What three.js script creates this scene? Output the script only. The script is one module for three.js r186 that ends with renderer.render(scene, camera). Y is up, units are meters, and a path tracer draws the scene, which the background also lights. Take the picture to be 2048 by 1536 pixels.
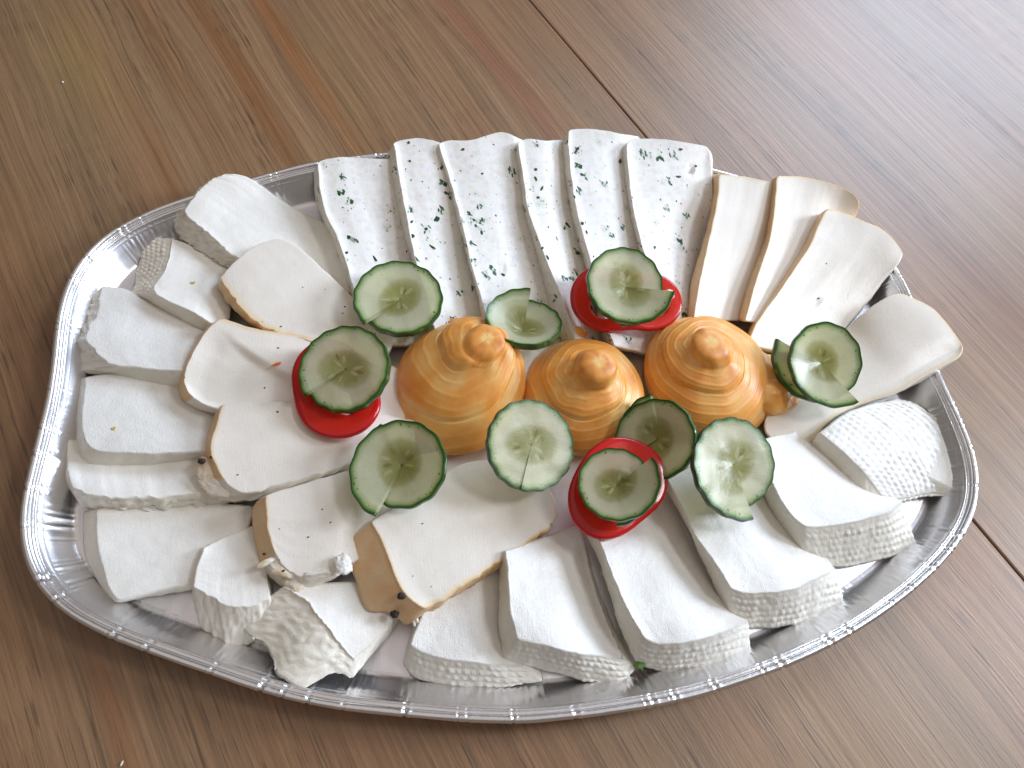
import * as THREE from 'three';
import { ImprovedNoise } from 'three/addons/math/ImprovedNoise.js';
import { mergeGeometries, mergeVertices } from 'three/addons/utils/BufferGeometryUtils.js';
import { RectAreaLightUniformsLib } from 'three/addons/lights/RectAreaLightUniformsLib.js';

// ---------- camera, light, exposure (metres; the table top is y = 0, the platter's long axis is x) ----------
const scene = new THREE.Scene();
const camera = new THREE.PerspectiveCamera(53, 4 / 3, 0.01, 30);
camera.position.set(-0.051, 0.3561, 0.1806);
camera.up.set(0.0336, 0.4643, -0.885);
camera.lookAt(-0.0042, 0.01, 0.0008);
camera.updateMatrixWorld();
RectAreaLightUniformsLib.init();
scene.background = new THREE.Color().setRGB(0.165, 0.142, 0.128);          // the light room around the table
function windowLight(name, az, el, dist, w, h, color, intensity) {      // a daylight window out of frame, facing the platter
  const a = az * Math.PI / 180, e = el * Math.PI / 180;
  const l = new THREE.RectAreaLight(new THREE.Color().setRGB(...color), intensity, w, h);
  l.name = name;
  l.position.set(dist * Math.cos(e) * Math.cos(a), dist * Math.sin(e), -dist * Math.cos(e) * Math.sin(a));
  l.lookAt(0, 0, 0);
  scene.add(l);
}
windowLight('window_right', 4, 25, 2.1, 0.5, 0.6, [0.86, 0.96, 1.15], 34);
windowLight('window_far', 48, 29, 2.2, 1.0, 0.9, [0.78, 0.96, 1.24], 7.5);
windowLight('roof_window', -1, 52, 2.0, 0.34, 0.34, [0.94, 0.98, 1.04], 24);
windowLight('pale_ceiling', 90, 88, 2.2, 3.2, 3.2, [1.08, 0.96, 0.90], 0.34);      // what the white ceiling throws back
const renderer = new THREE.WebGLRenderer({ antialias: true });
renderer.setSize(1024, 768);
renderer.toneMapping = THREE.LinearToneMapping;
renderer.toneMappingExposure = 1.0;
renderer.shadowMap.enabled = true;

// ---------- helpers ----------
const MM = 0.001, V3 = THREE.Vector3, { clamp, lerp, smoothstep } = THREE.MathUtils;
const perlin = new ImprovedNoise();
const noise = (x, y = 0, z = 0) => perlin.noise(x + 37.13, y + 11.7, z + 91.3);
const fbm = (x, y, z, o = 3) => { let s = 0, a = 1; for (let i = 0; i < o; i++, a *= 0.5, x *= 2.03, y *= 2.03, z *= 2.03) s += a * noise(x, y, z); return s; };
function rng(seed) { let s = seed >>> 0; return () => { s = (s + 0x6d2b79f5) | 0; let t = Math.imul(s ^ (s >>> 15), 1 | s); t = (t + Math.imul(t ^ (t >>> 7), 61 | t)) ^ t; return ((t ^ (t >>> 14)) >>> 0) / 4294967296; }; }
const hash2 = (x, y) => { let h = Math.imul(x | 0, 374761393) + Math.imul(y | 0, 668265263); h = Math.imul(h ^ (h >>> 13), 1274126177); return ((h ^ (h >>> 16)) >>> 0) / 4294967296; };
function vnoise(x, y, px = 0, py = 0) {                                    // value noise, periodic when px, py are given
  let ix = Math.floor(x), iy = Math.floor(y); const fx = x - ix, fy = y - iy, sx = fx * fx * (3 - 2 * fx), sy = fy * fy * (3 - 2 * fy);
  const w = (v, p) => (p ? ((v % p) + p) % p : v), x0 = w(ix, px), x1 = w(ix + 1, px), y0 = w(iy, py), y1 = w(iy + 1, py);
  return lerp(lerp(hash2(x0, y0), hash2(x1, y0), sx), lerp(hash2(x0, y1), hash2(x1, y1), sx), sy);
}
const used = {};
const numbered = (n) => { used[n] = (used[n] ?? -1) + 1; return used[n] ? n + '_' + String(used[n]).padStart(3, '0') : n; };
function thing(name, label, category, group) {
  const o = new THREE.Group(); o.name = numbered(name); o.userData = { label, category }; if (group) o.userData.group = group; scene.add(o); return o;
}
function part(name, g, m, parent, label) {
  const o = new THREE.Mesh(g, m); o.name = name; o.castShadow = o.receiveShadow = true; if (label) o.userData.label = label; parent.add(o); return o;
}
function baseAt(o, p) { o.position.set(p[0], p[1], p[2]); o.updateMatrixWorld(); }
const placeIn = (g, o) => g.translate(-o.position.x, -o.position.y, -o.position.z);
function dataTex(w, h, f, srgb, rep) {
  const d = new Uint8Array(w * h * 4);
  for (let y = 0, i = 0; y < h; y++) for (let x = 0; x < w; x++, i += 4) { const c = f(x, y); d[i] = clamp(c[0], 0, 1) * 255; d[i + 1] = clamp(c[1], 0, 1) * 255; d[i + 2] = clamp(c[2], 0, 1) * 255; d[i + 3] = 255; }
  const t = new THREE.DataTexture(d, w, h); t.magFilter = t.minFilter = THREE.LinearFilter; t.wrapS = t.wrapT = rep ?? THREE.RepeatWrapping; if (srgb) t.colorSpace = THREE.SRGBColorSpace; t.needsUpdate = true; return t;
}
const toS = (c) => (c <= 0.0031308 ? 12.92 * c : 1.055 * Math.pow(c, 1 / 2.4) - 0.055);
function indexed(pos, idx, uv, col) {
  const g = new THREE.BufferGeometry();
  g.setAttribute('position', new THREE.Float32BufferAttribute(pos, 3)); g.setAttribute('uv', new THREE.Float32BufferAttribute(uv, 2));
  if (col) g.setAttribute('color', new THREE.Float32BufferAttribute(col, 3));
  g.setIndex(idx); g.computeVertexNormals(); return g;
}
function pick(g, tris) {                                                    // a sub-mesh of g that keeps g's normals
  const map = new Map(), out = { position: [], normal: [], uv: [], color: [] }, idx = [];
  for (const v of tris) {
    if (!map.has(v)) { map.set(v, map.size); for (const k of Object.keys(out)) { const a = g.attributes[k]; if (a) for (let c = 0; c < a.itemSize; c++) out[k].push(a.array[v * a.itemSize + c]); } }
    idx.push(map.get(v));
  }
  const r = new THREE.BufferGeometry();
  for (const k of Object.keys(out)) if (out[k].length) r.setAttribute(k, new THREE.Float32BufferAttribute(out[k], g.attributes[k].itemSize));
  r.setIndex(idx); return r;
}

// ---------- table ----------
const SEAM = [0.1514, -0.0727], GRAIN = [0.43288, 0.90145], ACROSS = [GRAIN[1], -GRAIN[0]];     // the joint passes SEAM along GRAIN; ACROSS points to the right leaf
const MARKS = [  // bands of the veneer: place, length and width in mm, and what they add
  [[-277.8, -209.5], 150, 9, [-0.03, -0.055, -0.045]], [[-306.9, -170.5], 130, 7, [-0.01, -0.05, -0.042]], [[-331.7, -295.6], 60, 22, [0.035, 0.03, -0.005]], [[-225.3, -275.6], 70, 5, [-0.05, -0.05, -0.035]],
  [[-218.4, -56.1], 110, 9, [-0.02, -0.045, -0.02]], [[-178.2, -363.5], 90, 16, [-0.03, -0.025, -0.02]], [[-340.2, -245.8], 80, 8, [-0.045, -0.04, -0.03]], [[61.7, -390.9], 60, 6, [0.0, -0.03, -0.025]],
  [[-228.8, -156.5], 90, 14, [0.02, 0.015, 0.0]], [[196.7, -127.4], 90, 12, [0.02, 0.01, -0.005]], [[81.4, 116.8], 90, 14, [-0.05, -0.05, -0.03]], [[-50.9, 118.5], 100, 5, [-0.05, -0.045, -0.03]], [[-11.2, 234], 60, 3, [-0.08, -0.07, -0.05]],
  [[186.6, -21.2], 30, 8, [-0.02, -0.025, -0.02]], [[-163.4, 77.5], 130, 10, [0.03, 0.03, 0.02]],
];
const GROOVES = [[[-366.6, -269.5], 150], [[-348.2, -264.1], 120], [[-327.8, -253.1], 130], [[-336.4, -237.2], 140], [[-291.7, -240], 120], [[-307, -218.2], 110], [[-285.5, -193.1], 120], [[34.3, -400.5], 70], [[55, -372.3], 80], [[72.8, -368.2], 60], [[141.7, -253.8], 50], [[-18, 156.7], 120], [[-156.6, 117.6], 140], [[-179.7, 41.4], 120], [[-138.9, 209.6], 120]];
function wood(right) {                                                      // colour and relief of one leaf: 0.8 m along the grain, 0.45 m across it
  const WL = 1024, WC = 2048, s = right ? 517 : 0, relief = new Float32Array(WL * WC);
  const map = dataTex(WL, WC, (x, y) => {
    const a = (x / WL - 0.5) * 800, c0 = (right ? y / WC : y / WC - 1) * 450;
    const c = c0 + 5 * (vnoise(a / 130 + s, c0 / 45) - 0.5) + 1.4 * (vnoise(a / 45, c0 / 16 + s) - 0.5);
    const broad = 0.6 * vnoise(a / 220 + s, c / 19) + 0.4 * vnoise(a / 130 + s, c / 7), streak = 0.5 * vnoise(a / 110 + s, c / 2.6) + 0.5 * vnoise(a / 70 + s, c / 1.2);
    const fine = 0.5 * vnoise(a / 38 + s, c / 0.62) + 0.5 * vnoise(a / 60 + 9, c / 1.15 + s), patch = smoothstep(vnoise(a / 80 + 7 + s, c / 22), 0.35, 0.8);
    const pore = smoothstep(vnoise(a / 17 + 3, c / 0.5 + s), 0.68, 0.9) * (0.3 + 0.7 * patch), grit = vnoise(a / 2.2, c / 0.5);
    const k = 0.5 * broad + 0.5 * streak, base = [lerp(0.180, 0.355, k), lerp(0.098, 0.203, k), lerp(0.046, 0.098, k)];
    const red = (vnoise(a / 150 + 91 + s, c / 24) - 0.5) * 0.045; base[0] += red * 0.3; base[1] -= red * 0.4; base[2] -= red * 0.34;
    for (const [[ma, mc], ml, mw, add] of MARKS) { const q = ((a - ma) / ml) ** 2 + ((c - mc) / mw) ** 2; if (q < 6) { const e = 0.85 * Math.exp(-q); for (let i = 0; i < 3; i++) base[i] += add[i] * e; } }
    let groove = 0; for (const [[ga, gc], gl] of GROOVES) { const t = (a - ga) / gl; if (t * t < 1) { const d = (c0 - gc - 4 * (vnoise(a / 55 + gc, 3) - 0.5) - 1.6 * (vnoise(a / 17, gc) - 0.5)) / 0.55; groove += 0.34 * Math.exp(-d * d) * (1 - t * t); } }
    const dark = Math.min(0.75, 0.42 * pore + groove); relief[y * WL + x] = 0.72 - 0.42 * dark + 0.3 * (fine - 0.5) + 0.12 * (grit - 0.5);
    return base.map((b) => toS(Math.max(0.015, b * (1 - dark) * (0.70 + 0.56 * fine) * (0.96 + 0.08 * grit))));
  }, true, THREE.MirroredRepeatWrapping);
  const bump = dataTex(WL, WC, (x, y) => { const v = relief[y * WL + x]; return [v, v, v]; }, false, THREE.MirroredRepeatWrapping);
  return new THREE.MeshPhysicalMaterial({ name: 'wood laminate', map, bumpMap: bump, bumpScale: 0.0003, roughness: 0.42, specularIntensity: 1, clearcoat: 0.55, clearcoatRoughness: 0.4 });
}
const table = thing('table', 'brown wood grain table with a thin dark joint running under the foil platter', 'table');
function leaf(c0, c1) {                                                     // one leaf of the top with softened edges along the joint
  const A = 0.75, R = 0.0009, sgn = Math.sign(c0 + c1);
  const inner = Math.abs(c0) < Math.abs(c1) ? c0 : c1, outer = inner === c0 ? c1 : c0;
  const line = [[inner, -0.028], [inner, -R], [inner + sgn * R * 0.3, -R * 0.3], [inner + sgn * R, 0], [outer - sgn * R, 0], [outer, -R], [outer, -0.028]];
  const pos = [], uv = [], idx = [];
  const put = (a, c, y) => { pos.push(SEAM[0] + a * GRAIN[0] + c * ACROSS[0], y, SEAM[1] + a * GRAIN[1] + c * ACROSS[1]); uv.push(a / 0.8 + 0.5, c > 0 ? c / 0.45 : 1 + c / 0.45); return pos.length / 3 - 1; };
  const quad = (p, q, r, s2) => { if (sgn > 0) idx.push(p, q, r, p, r, s2); else idx.push(p, r, q, p, s2, r); };
  for (let i = 0; i + 1 < line.length; i++) { const [ca, ya] = line[i], [cb, yb] = line[i + 1]; quad(put(-A, ca, ya), put(-A, cb, yb), put(A, cb, yb), put(A, ca, ya)); }
  quad(put(-A, inner, -0.028), put(A, inner, -0.028), put(A, outer, -0.028), put(-A, outer, -0.028));
  for (const a of [-A, A]) { const k = line.map(([c, y]) => put(a, c, y)); for (let i = 1; i + 1 < k.length; i++) ((a > 0) === (sgn > 0) ? idx.push(k[0], k[i], k[i + 1]) : idx.push(k[0], k[i + 1], k[i])); }
  const g = indexed(pos, idx, uv).toNonIndexed(); g.computeVertexNormals(); return g;
}
part('table_leaf', leaf(-0.0004, -0.62), wood(false), table);
part('table_leaf', leaf(0.0004, 0.62), wood(true), table);

// ---------- foil platter ----------
const RC = [1.7712, -0.3528, 0.0136, 0.036, 0.0181, 0.0133, 0.0032], RX = [-0.0023, 0.0002, 0.008, 0.0005, -0.0041, 0.0003, -0.0043, 0.0004, -0.0027, 0.0004, -0.0006, -0.0015, 0.0037, -0.0054, -0.0007, 0.0018, -0.0024, 0.003, -0.0011, -0.004, -0.0016, 0.0027, -0.0008, -0.0003, 0.0001, 0.0007], RIM_R = 0.3381;
const outline = (N) => {
  const p = []; for (let i = 0; i < N; i++) { const t = i / N * 2 * Math.PI; let s = 0; RC.forEach((c, k) => { s += c * Math.cos(2 * k * t); }); for (let k = 0; k < 13; k++) s += RX[k] * Math.cos((k + 1) * t) + RX[k + 13] * Math.sin((k + 1) * t); p.push([RIM_R / s * Math.cos(t), RIM_R / s * Math.sin(t)]); }
  const len = [0]; for (let i = 0; i < N; i++) { const q = p[(i + 1) % N]; len.push(len[i] + Math.hypot(q[0] - p[i][0], q[1] - p[i][1])); }
  const nrm = p.map((_, i) => { const a = p[(i + N - 3) % N], b = p[(i + 3) % N], dx = b[0] - a[0], dz = b[1] - a[1], l = Math.hypot(dx, dz); return [-dz / l, dx / l]; });   // inward
  return { p, nrm, len };
};
const NT = 1800, OUT = outline(NT), rt = rng(7);
const crimps = []; for (let s = 0.004; s < OUT.len[NT]; s += 0.009 + 0.034 * rt() * rt()) { crimps.push([s, 0.35 + 0.9 * rt(), 0.5 + 0.5 * rt()]); if (rt() < 0.35) crimps.push([s + 0.0022 + 0.002 * rt(), 0.4 + 0.5 * rt(), 0.4]); }
const crimpAt = new Float32Array(NT); for (let i = 0; i < NT; i++) for (const [s, a, w] of crimps) { const d = (OUT.len[i] - s) * 1000 / w; if (Math.abs(d) < 5) crimpAt[i] += a * (Math.exp(-d * d) - 0.55 * Math.exp(-((d - 1.9) ** 2)) - 0.45 * Math.exp(-((d + 1.8) ** 2))); }
const pleat = (s, d) => { const m = smoothstep(noise(s / 21, 4.2), -0.15, 0.35), k = noise(s / 1.7, d / 60, 3) + 0.6 * noise(s / 0.8, d / 40, 8); return m * k + 0.25 * noise(s / 6, d / 14, 1); };
function sheet(prof, disp, close) {                                         // sweeps a profile of [inset mm, height mm] round the outline
  const pos = [], uv = [], idx = [], M = prof.length;
  for (let i = 0; i < NT; i++) for (let j = 0; j < M; j++) {
    const [d, y] = prof[j], s = OUT.len[i] * 1000, q = disp(s, d, i, j);
    const D = (d + q[0]) * MM; pos.push(OUT.p[i][0] + OUT.nrm[i][0] * D, (y + q[1]) * MM, OUT.p[i][1] + OUT.nrm[i][1] * D); uv.push(s / 100, d / 100);
  }
  for (let i = 0; i < NT; i++) for (let j = 0; j + 1 < M; j++) { const a = i * M + j, b = ((i + 1) % NT) * M + j; idx.push(a, a + 1, b, b, a + 1, b + 1); }
  return indexed(pos, idx, uv);
}
const bead = []; for (let k = 0; k <= 16; k++) { const a = (-115 - k * 16.6) * Math.PI / 180; bead.push([1.7 + 1.6 * Math.cos(a), 16.5 + 1.5 * Math.sin(a)]); }
bead.push([3.3, 15.4], [3.8, 15.2], [4.6, 15.2], [5.0, 15.6], [5.4, 15.7], [5.8, 15.4], [6.2, 14.8]);
const wall = [[6.2, 14.8], [7.0, 13.7], [9.1, 11.6], [10.5, 9.6], [11.9, 7.6], [13.3, 5.6], [14.8, 3.7], [15.9, 2.6], [16.9, 2.1], [18.2, 1.95]];
const beadDisp = (s, d, i, j) => { const f = j < 17 ? 1 : 0.45, k = crimpAt[i] * f * 0.4 + 0.04 * noise(s / 1.5, j * 0.5, 2) + 0.3 * noise(s / 19, j * 0.12, 5); const a = j < 17 ? (-115 - j * 16.6) * Math.PI / 180 : Math.PI / 2; return [-Math.cos(a) * k, -Math.sin(a) * k + 0.5 * noise(s / 60, 0, 9)]; };
const wallDisp = (s, d, i, j) => { const e = d < 6.3 ? 0 : 1, fade = smoothstep(d, 6.2, 8.5) ; const k = 0.45 * pleat(s, d) * fade + 0.3 * crimpAt[i] * (1 - smoothstep(d, 9, 13)); return [k * 0.8 * e, (d > 15.6 ? 0.3 : 0.6) * k * e + (d < 6.3 ? beadDisp(s, d, i, 21)[1] : 0.5 * noise(s / 60, 0, 9) * (1 - smoothstep(d, 9, 15)))]; };
const platter = thing('serving_platter', 'oval silver foil platter with crimped rolled rim, holding all the cheese', 'platter');
const foilBump = dataTex(512, 512, (x, y) => { const v = 0.5 * vnoise(x / 2.2, y / 26, 233, 20) + 0.3 * vnoise(x / 9, y / 60, 57, 9) + 0.2 * vnoise(x / 1.4, y / 1.4, 366, 366); return [v, v, v]; });
const foilRim = new THREE.MeshPhysicalMaterial({ name: 'foil', color: new THREE.Color().setRGB(0.85, 0.86, 0.88), metalness: 1, roughness: 0.27 });
const foilBase = new THREE.MeshPhysicalMaterial({ name: 'foil base', color: new THREE.Color().setRGB(0.86, 0.86, 0.90), metalness: 1, roughness: 0.42, bumpMap: foilBump, bumpScale: 0.00006 });
const foilWall = new THREE.MeshPhysicalMaterial({ name: 'foil wall', color: new THREE.Color().setRGB(0.82, 0.82, 0.85), metalness: 1, roughness: 0.3 });
part('rolled_rim', sheet(bead, beadDisp), foilRim, platter);
part('side_wall', sheet(wall, wallDisp), foilWall, platter);
part('wall_underside', sheet([[18.6, 0.9], [17, 1.0], [15.8, 1.8], [14, 4.6], [10.2, 8.8], [7.6, 13.2], [6, 14.2], [4.4, 14.0], [2.4, 14.8]], () => [0, 0]), foilWall, platter);
{
  const rings = [18.2, 19.4, 21, 23, 26, 30, 35, 42, 52, 65, 80, 100, 125], pos = [], uv = [], idx = [], N = 600, o = outline(N), M = rings.length;
  const deep = OUT.len[NT];
  for (const low of [0, 1]) { const at0 = pos.length / 3;
    for (let i = 0; i < N; i++) for (let j = 0; j < M; j++) {
      const s = o.len[i] * 1000, d = rings[j], D = d * MM, f = (1 - smoothstep(d, 24, 46)) * smoothstep(d, 18.1, 20);
      const y = low ? 0.8 : 1.95 + f * (0.5 * pleat(s, 10)) + 0.35 * smoothstep(d, 18.2, 26) * noise(o.p[i][0] * 22, o.p[i][1] * 22, 1);
      const lim = Math.min(1, D / Math.hypot(...o.p[i])), x = j < 10 ? o.p[i][0] + o.nrm[i][0] * D : o.p[i][0] * (1 - lim), z = j < 10 ? o.p[i][1] + o.nrm[i][1] * D : o.p[i][1] * (1 - lim);
      pos.push(x, y * MM, z); uv.push(x * 10, z * 10);
    }
    const c = pos.length / 3; pos.push(0, low ? 0.0008 : 0.002, 0); uv.push(0, 0);
    const tri = (a, b, d2) => (low ? idx.push(a, d2, b) : idx.push(a, b, d2));
    for (let i = 0; i < N; i++) { const k = ((i + 1) % N) * M, a = i * M; for (let j = 0; j + 1 < M; j++) { tri(at0 + a + j, at0 + a + j + 1, at0 + k + j); tri(at0 + k + j, at0 + a + j + 1, at0 + k + j + 1); } tri(at0 + a + M - 1, c, at0 + k + M - 1); }
  }
  part('base', indexed(pos, idx, uv), foilBase, platter);
}

// ---------- cheese: materials ----------
const PX = 40;                                                              // a texture tile is 40 mm
const pasteMap = (tint, spots, seed) => dataTex(512, 512, (x, y) => {
  const n = 0.5 * vnoise(x / 64, y / 64, 8, 8) + 0.3 * vnoise(x / 17 + seed, y / 17, 0, 0) * 0 + 0.3 * vnoise(x / 16, y / 16, 32, 32) + 0.2 * vnoise(x / 4, y / 4, 128, 128);
  const h = spots * smoothstep(vnoise(x / 8 + 0, y / 8 + seed * 64, 64, 64), 0.86, 0.97), k = 0.955 + 0.06 * n - 0.1 * h;
  return tint.map((t, i) => toS(t * (i === 2 ? k - 0.03 * h : k)));
}, true);
const curdBump = (f) => dataTex(512, 512, (x, y) => { const s = f.streak * vnoise(x / 2.5, y / 50, 205, 10) + f.mid * vnoise(x / 18, y / 18, 28, 28) + f.fine * vnoise(x / 3.2, y / 3.2, 160, 160) - f.pit * smoothstep(vnoise(x / 9, y / 9, 57, 57), 0.8, 0.93); const v = 0.4 + s * 0.5; return [v, v, v]; });
const freshBump = curdBump({ streak: 0.15, mid: 0.35, fine: 0.55, pit: 0.35 }), firmBump = curdBump({ streak: 0.35, mid: 0.25, fine: 0.25, pit: 0.5 });
const cheese = (name, map, bump, bs, rough, spec) => new THREE.MeshPhysicalMaterial({ name, map, bumpMap: bump, bumpScale: bs, roughness: rough, specularIntensity: spec, vertexColors: true });
const freshMat = cheese('fresh white cheese', pasteMap([0.89, 0.87, 0.80], 0.4, 1), freshBump, 0.00022, 0.36, 1);
const wetMat = cheese('moist white cheese', pasteMap([0.85, 0.84, 0.785], 0.25, 2), freshBump, 0.00035, 0.36, 1.0);
const smokedMat = cheese('smoked cheese', pasteMap([0.87, 0.82, 0.725], 0.3, 3), firmBump, 0.00014, 0.33, 1);
const rindMat = cheese('smoked rind', pasteMap([0.86, 0.86, 0.86], 0.8, 4), firmBump, 0.0002, 0.45, 0.8);
const herbMaps = [0, 1, 2].map((k) => {                                     // the colour of chopped herbs set in the paste, 100 mm a tile
  const S = 1400, cv = document.createElement('canvas'); cv.width = cv.height = S; const g = cv.getContext('2d'), r = rng(100 + k), mm = S / 100;
  g.fillStyle = '#eeece6'; g.fillRect(0, 0, S, S);
  for (let i = 0; i < 1500; i++) { g.fillStyle = `rgba(${215 + 20 * r()},${212 + 20 * r()},${200 + 24 * r()},0.35)`; g.beginPath(); g.arc(r() * S, r() * S, (0.3 + 1.6 * r()) * mm, 0, 7); g.fill(); }
  const fleck = (x, y, l, w, a, col) => { g.save(); g.translate(x, y); g.rotate(a); g.fillStyle = col; g.beginPath(); const n = 7; for (let i = 0; i < n; i++) { const t = i / n * 6.283, q = 0.55 + 0.6 * r(); g[i ? 'lineTo' : 'moveTo'](Math.cos(t) * l * q, Math.sin(t) * w * q); } g.closePath(); g.fill(); g.restore(); };
  for (let i = 0; i < 170; i++) {
    const big = r(), cx = r() * S, cy = r() * S, n = big > 0.84 ? 5 : 1;
    if (big > 0.8) { const h = g.createRadialGradient(cx, cy, 0, cx, cy, 3.2 * mm); h.addColorStop(0, 'rgba(120,150,110,0.22)'); h.addColorStop(1, 'rgba(120,150,110,0)'); g.fillStyle = h; g.beginPath(); g.arc(cx, cy, 3.2 * mm, 0, 7); g.fill(); }
    for (let q = 0; q < n; q++) { const l = (big > 0.86 ? 1.0 + 1.0 * r() : 0.3 + 0.65 * r()) * mm, d = 18 + 30 * r(); fleck(cx + (q ? (r() - 0.5) * 5 * mm : 0), cy + (q ? (r() - 0.5) * 5 * mm : 0), l, l * (0.22 + 0.5 * r()), 1.1 + r() * 1.6, r() < 0.25 ? `rgba(110,118,112,${0.35 + 0.3 * r()})` : `rgba(${d * 0.6 | 0},${d * 0.9 + 34 | 0},${d * 0.8 | 0},${0.75 + 0.25 * r()})`); }
  }
  const t = new THREE.CanvasTexture(cv); t.wrapS = t.wrapT = THREE.RepeatWrapping; t.colorSpace = THREE.SRGBColorSpace; t.repeat.set(PX / 100, PX / 100); return t;
});
const herbMats = herbMaps.map((m) => cheese('herb cheese', m, freshBump, 0.00016, 0.42, 0.8));

// ---------- cheese: one slice ----------
// T and B list the outline of the cut face and of the underside in mm; a fourth entry marks the four corners. Sides 0..3 run from corner to corner.
function ring(list, n) {
  const first = list.findIndex((p) => p[3]), L = [...list.slice(first), ...list.slice(0, first)], cuts = L.map((p, i) => (p[3] ? i : -1)).filter((i) => i >= 0), out = [];
  for (let k = 0; k < 4; k++) {
    const a = cuts[k], b = k < 3 ? cuts[k + 1] : L.length, pts = []; for (let i = a; i <= b; i++) { const p = L[i % L.length]; pts.push(new V3(p[0], p[1], p[2])); }
    const s = pts.length === 2 ? Array.from({ length: n + 1 }, (_, i) => pts[0].clone().lerp(pts[1], i / n)) : new THREE.CatmullRomCurve3(pts, false, 'centripetal').getSpacedPoints(n);
    for (let i = 0; i < n; i++) out.push(s[i]);
  }
  return out;
}
function relax(r, times) { for (let t = 0; t < times; t++) { const c = r.map((p) => p.clone()), N = r.length; r.forEach((p, i) => p.copy(c[i]).multiplyScalar(0.5).addScaledVector(c[(i + N - 1) % N], 0.25).addScaledVector(c[(i + 1) % N], 0.25)); } }
const weave = (s, d) => { d += 0.5 * noise(s / 11, d / 9, 5); const row = Math.floor(d / 3.7), f = d / 3.7 - row - 0.5, h = s / 3.1 + 0.37 * row + 0.5 * noise(s / 9, row * 3.1), g = h - Math.floor(h) - 0.5, k = 0.55 + 0.9 * noise(Math.floor(h) * 1.7, row * 2.3, 4); return Math.max(0, Math.cos(f * Math.PI)) * (0.4 + 0.6 * clamp(0.7 + k, 0.2, 1.2) * Math.cos(g * Math.PI) ** 2); };
function slab(name, label, opt) {
  const { T, B, n = 44, levels = 12, round = 0.75, rough = 0.22, wave = 0.35, seed = 1, mat, rind = [], basket = [], topBasket, bulge = 0.3, ragged = [], warp, group, tint, edgeTint, lump = 0, drag = 1, pits = [] } = opt;
  const tr = ring(T, n), br = ring(B, n), N = 4 * n; relax(tr, 3); relax(br, 3);
  let area = 0; for (let i = 0; i < N; i++) { const a = tr[i], b = tr[(i + 1) % N]; area += a.x * b.z - b.x * a.z; }
  const turn = Math.sign(area), per = [0]; for (let i = 0; i < N; i++) per.push(per[i] + tr[i].distanceTo(tr[(i + 1) % N]));
  const side = (i) => Math.floor((((i % N) + N) % N) / n), isR = (i, l) => l.includes(side(i));
  const near = (i, l) => { let w = 0; for (let k = -5; k <= 5; k++) w += l.includes(side(i + k)) ? 1 : 0; return w / 11; };
  const tan = tr.map((_, i) => tr[(i + 1) % N].clone().sub(tr[(i + N - 1) % N]).normalize());
  const out2 = tan.map((t) => new V3(t.z, 0, -t.x).multiplyScalar(turn).normalize());
  const sn = tan.map((t, i) => { const d = br[i].clone().sub(tr[i]), q = new V3().crossVectors(t, d).normalize(); return q.dot(out2[i]) < 0 ? q.negate() : q; });
  // outline unevenness
  for (let i = 0; i < N; i++) { const rg = near(i, ragged), k = wave * 1.2 * noise(per[i] / 7, seed * 3.3) + 0.16 * noise(per[i] / 1.6, seed * 5.1) + rg * (1.1 * noise(per[i] / 4.5, seed * 2.2, 4) + 0.7 * noise(per[i] / 1.9, seed, 6)); tr[i].addScaledVector(out2[i], k); br[i].addScaledVector(out2[i], k + rg * 0.8 * noise(per[i] / 3, seed, 9) + wave * noise(per[i] / 6, seed * 1.3, 12)); }
  const inset = tr.map((p, i) => p.clone().addScaledVector(out2[i], -round));
  const pos = [], uv = [], col = [], top = [], at = (u, v) => u * (n + 1) + v, U = (i) => i / n;
  const c0 = (u) => inset[u], c2 = (u) => inset[(3 * n - u) % N], d0 = (v) => inset[(N - v) % N], d1 = (v) => inset[n + v];
  const A = inset[0], Bc = inset[n], C = inset[2 * n], D = inset[3 * n], lenU = A.distanceTo(Bc), lenV = A.distanceTo(D);
  const shade = (x, y, z, kind) => { const c = tint ? tint(x, y, z, kind) : kind ? [1, 0.975, 0.91] : [1, 1, 1]; col.push(...c); };
  const ou = 7.3 * seed, ov = 3.1 * seed;
  for (let u = 0; u <= n; u++) for (let v = 0; v <= n; v++) {
    const a = U(u), b = U(v), p = c0(u).clone().multiplyScalar(1 - b).addScaledVector(c2(u), b).addScaledVector(d0(v), 1 - a).addScaledVector(d1(v), a);
    p.addScaledVector(A, -(1 - a) * (1 - b)).addScaledVector(Bc, -a * (1 - b)).addScaledVector(C, -a * b).addScaledVector(D, -(1 - a) * b);
    const e = Math.min(1, Math.min(u, v, n - u, n - v) / 4);
    let h = e * (wave * 0.6 * noise(p.x / 13, p.z / 13, seed) + rough * 0.5 * noise(p.x / 4, p.z / 4, seed + 9)); if (warp) h += e * warp(a, b);
    h += e * (0.05 * noise(b * lenV / 1.7, a * lenU / 28, seed + 3) + 0.09 * noise(b * lenV / 4.5, a * lenU / 60, seed + 5)) * drag;
    for (const [x, , z, rad, dep] of pits) { const d = Math.max(Math.abs(p.x - x), Math.abs(p.z - z)) / rad; h -= dep * (1 - smoothstep(d, 0.55, 1.15)); }
    if (topBasket) h += 0.75 * Math.min(1, e * 1.3) * (weave(a * lenU + b * 3, b * lenV) - 0.3) * (0.75 + 0.6 * noise(p.x / 8, p.z / 8, 2));
    if (lump) h += e * lump * fbm(p.x / 5, p.z / 5, seed, 3);
    p.y += h; top.push(p); pos.push(p.x, p.y, p.z); uv.push((p.x + ou) / PX, (p.z + ov) / PX);
    shade(p.x, p.y, p.z, edgeTint ? edgeTint({ u: a * lenU, v: b * lenV, U: lenU, V: lenV, a, b }) : 0);
  }
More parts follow.
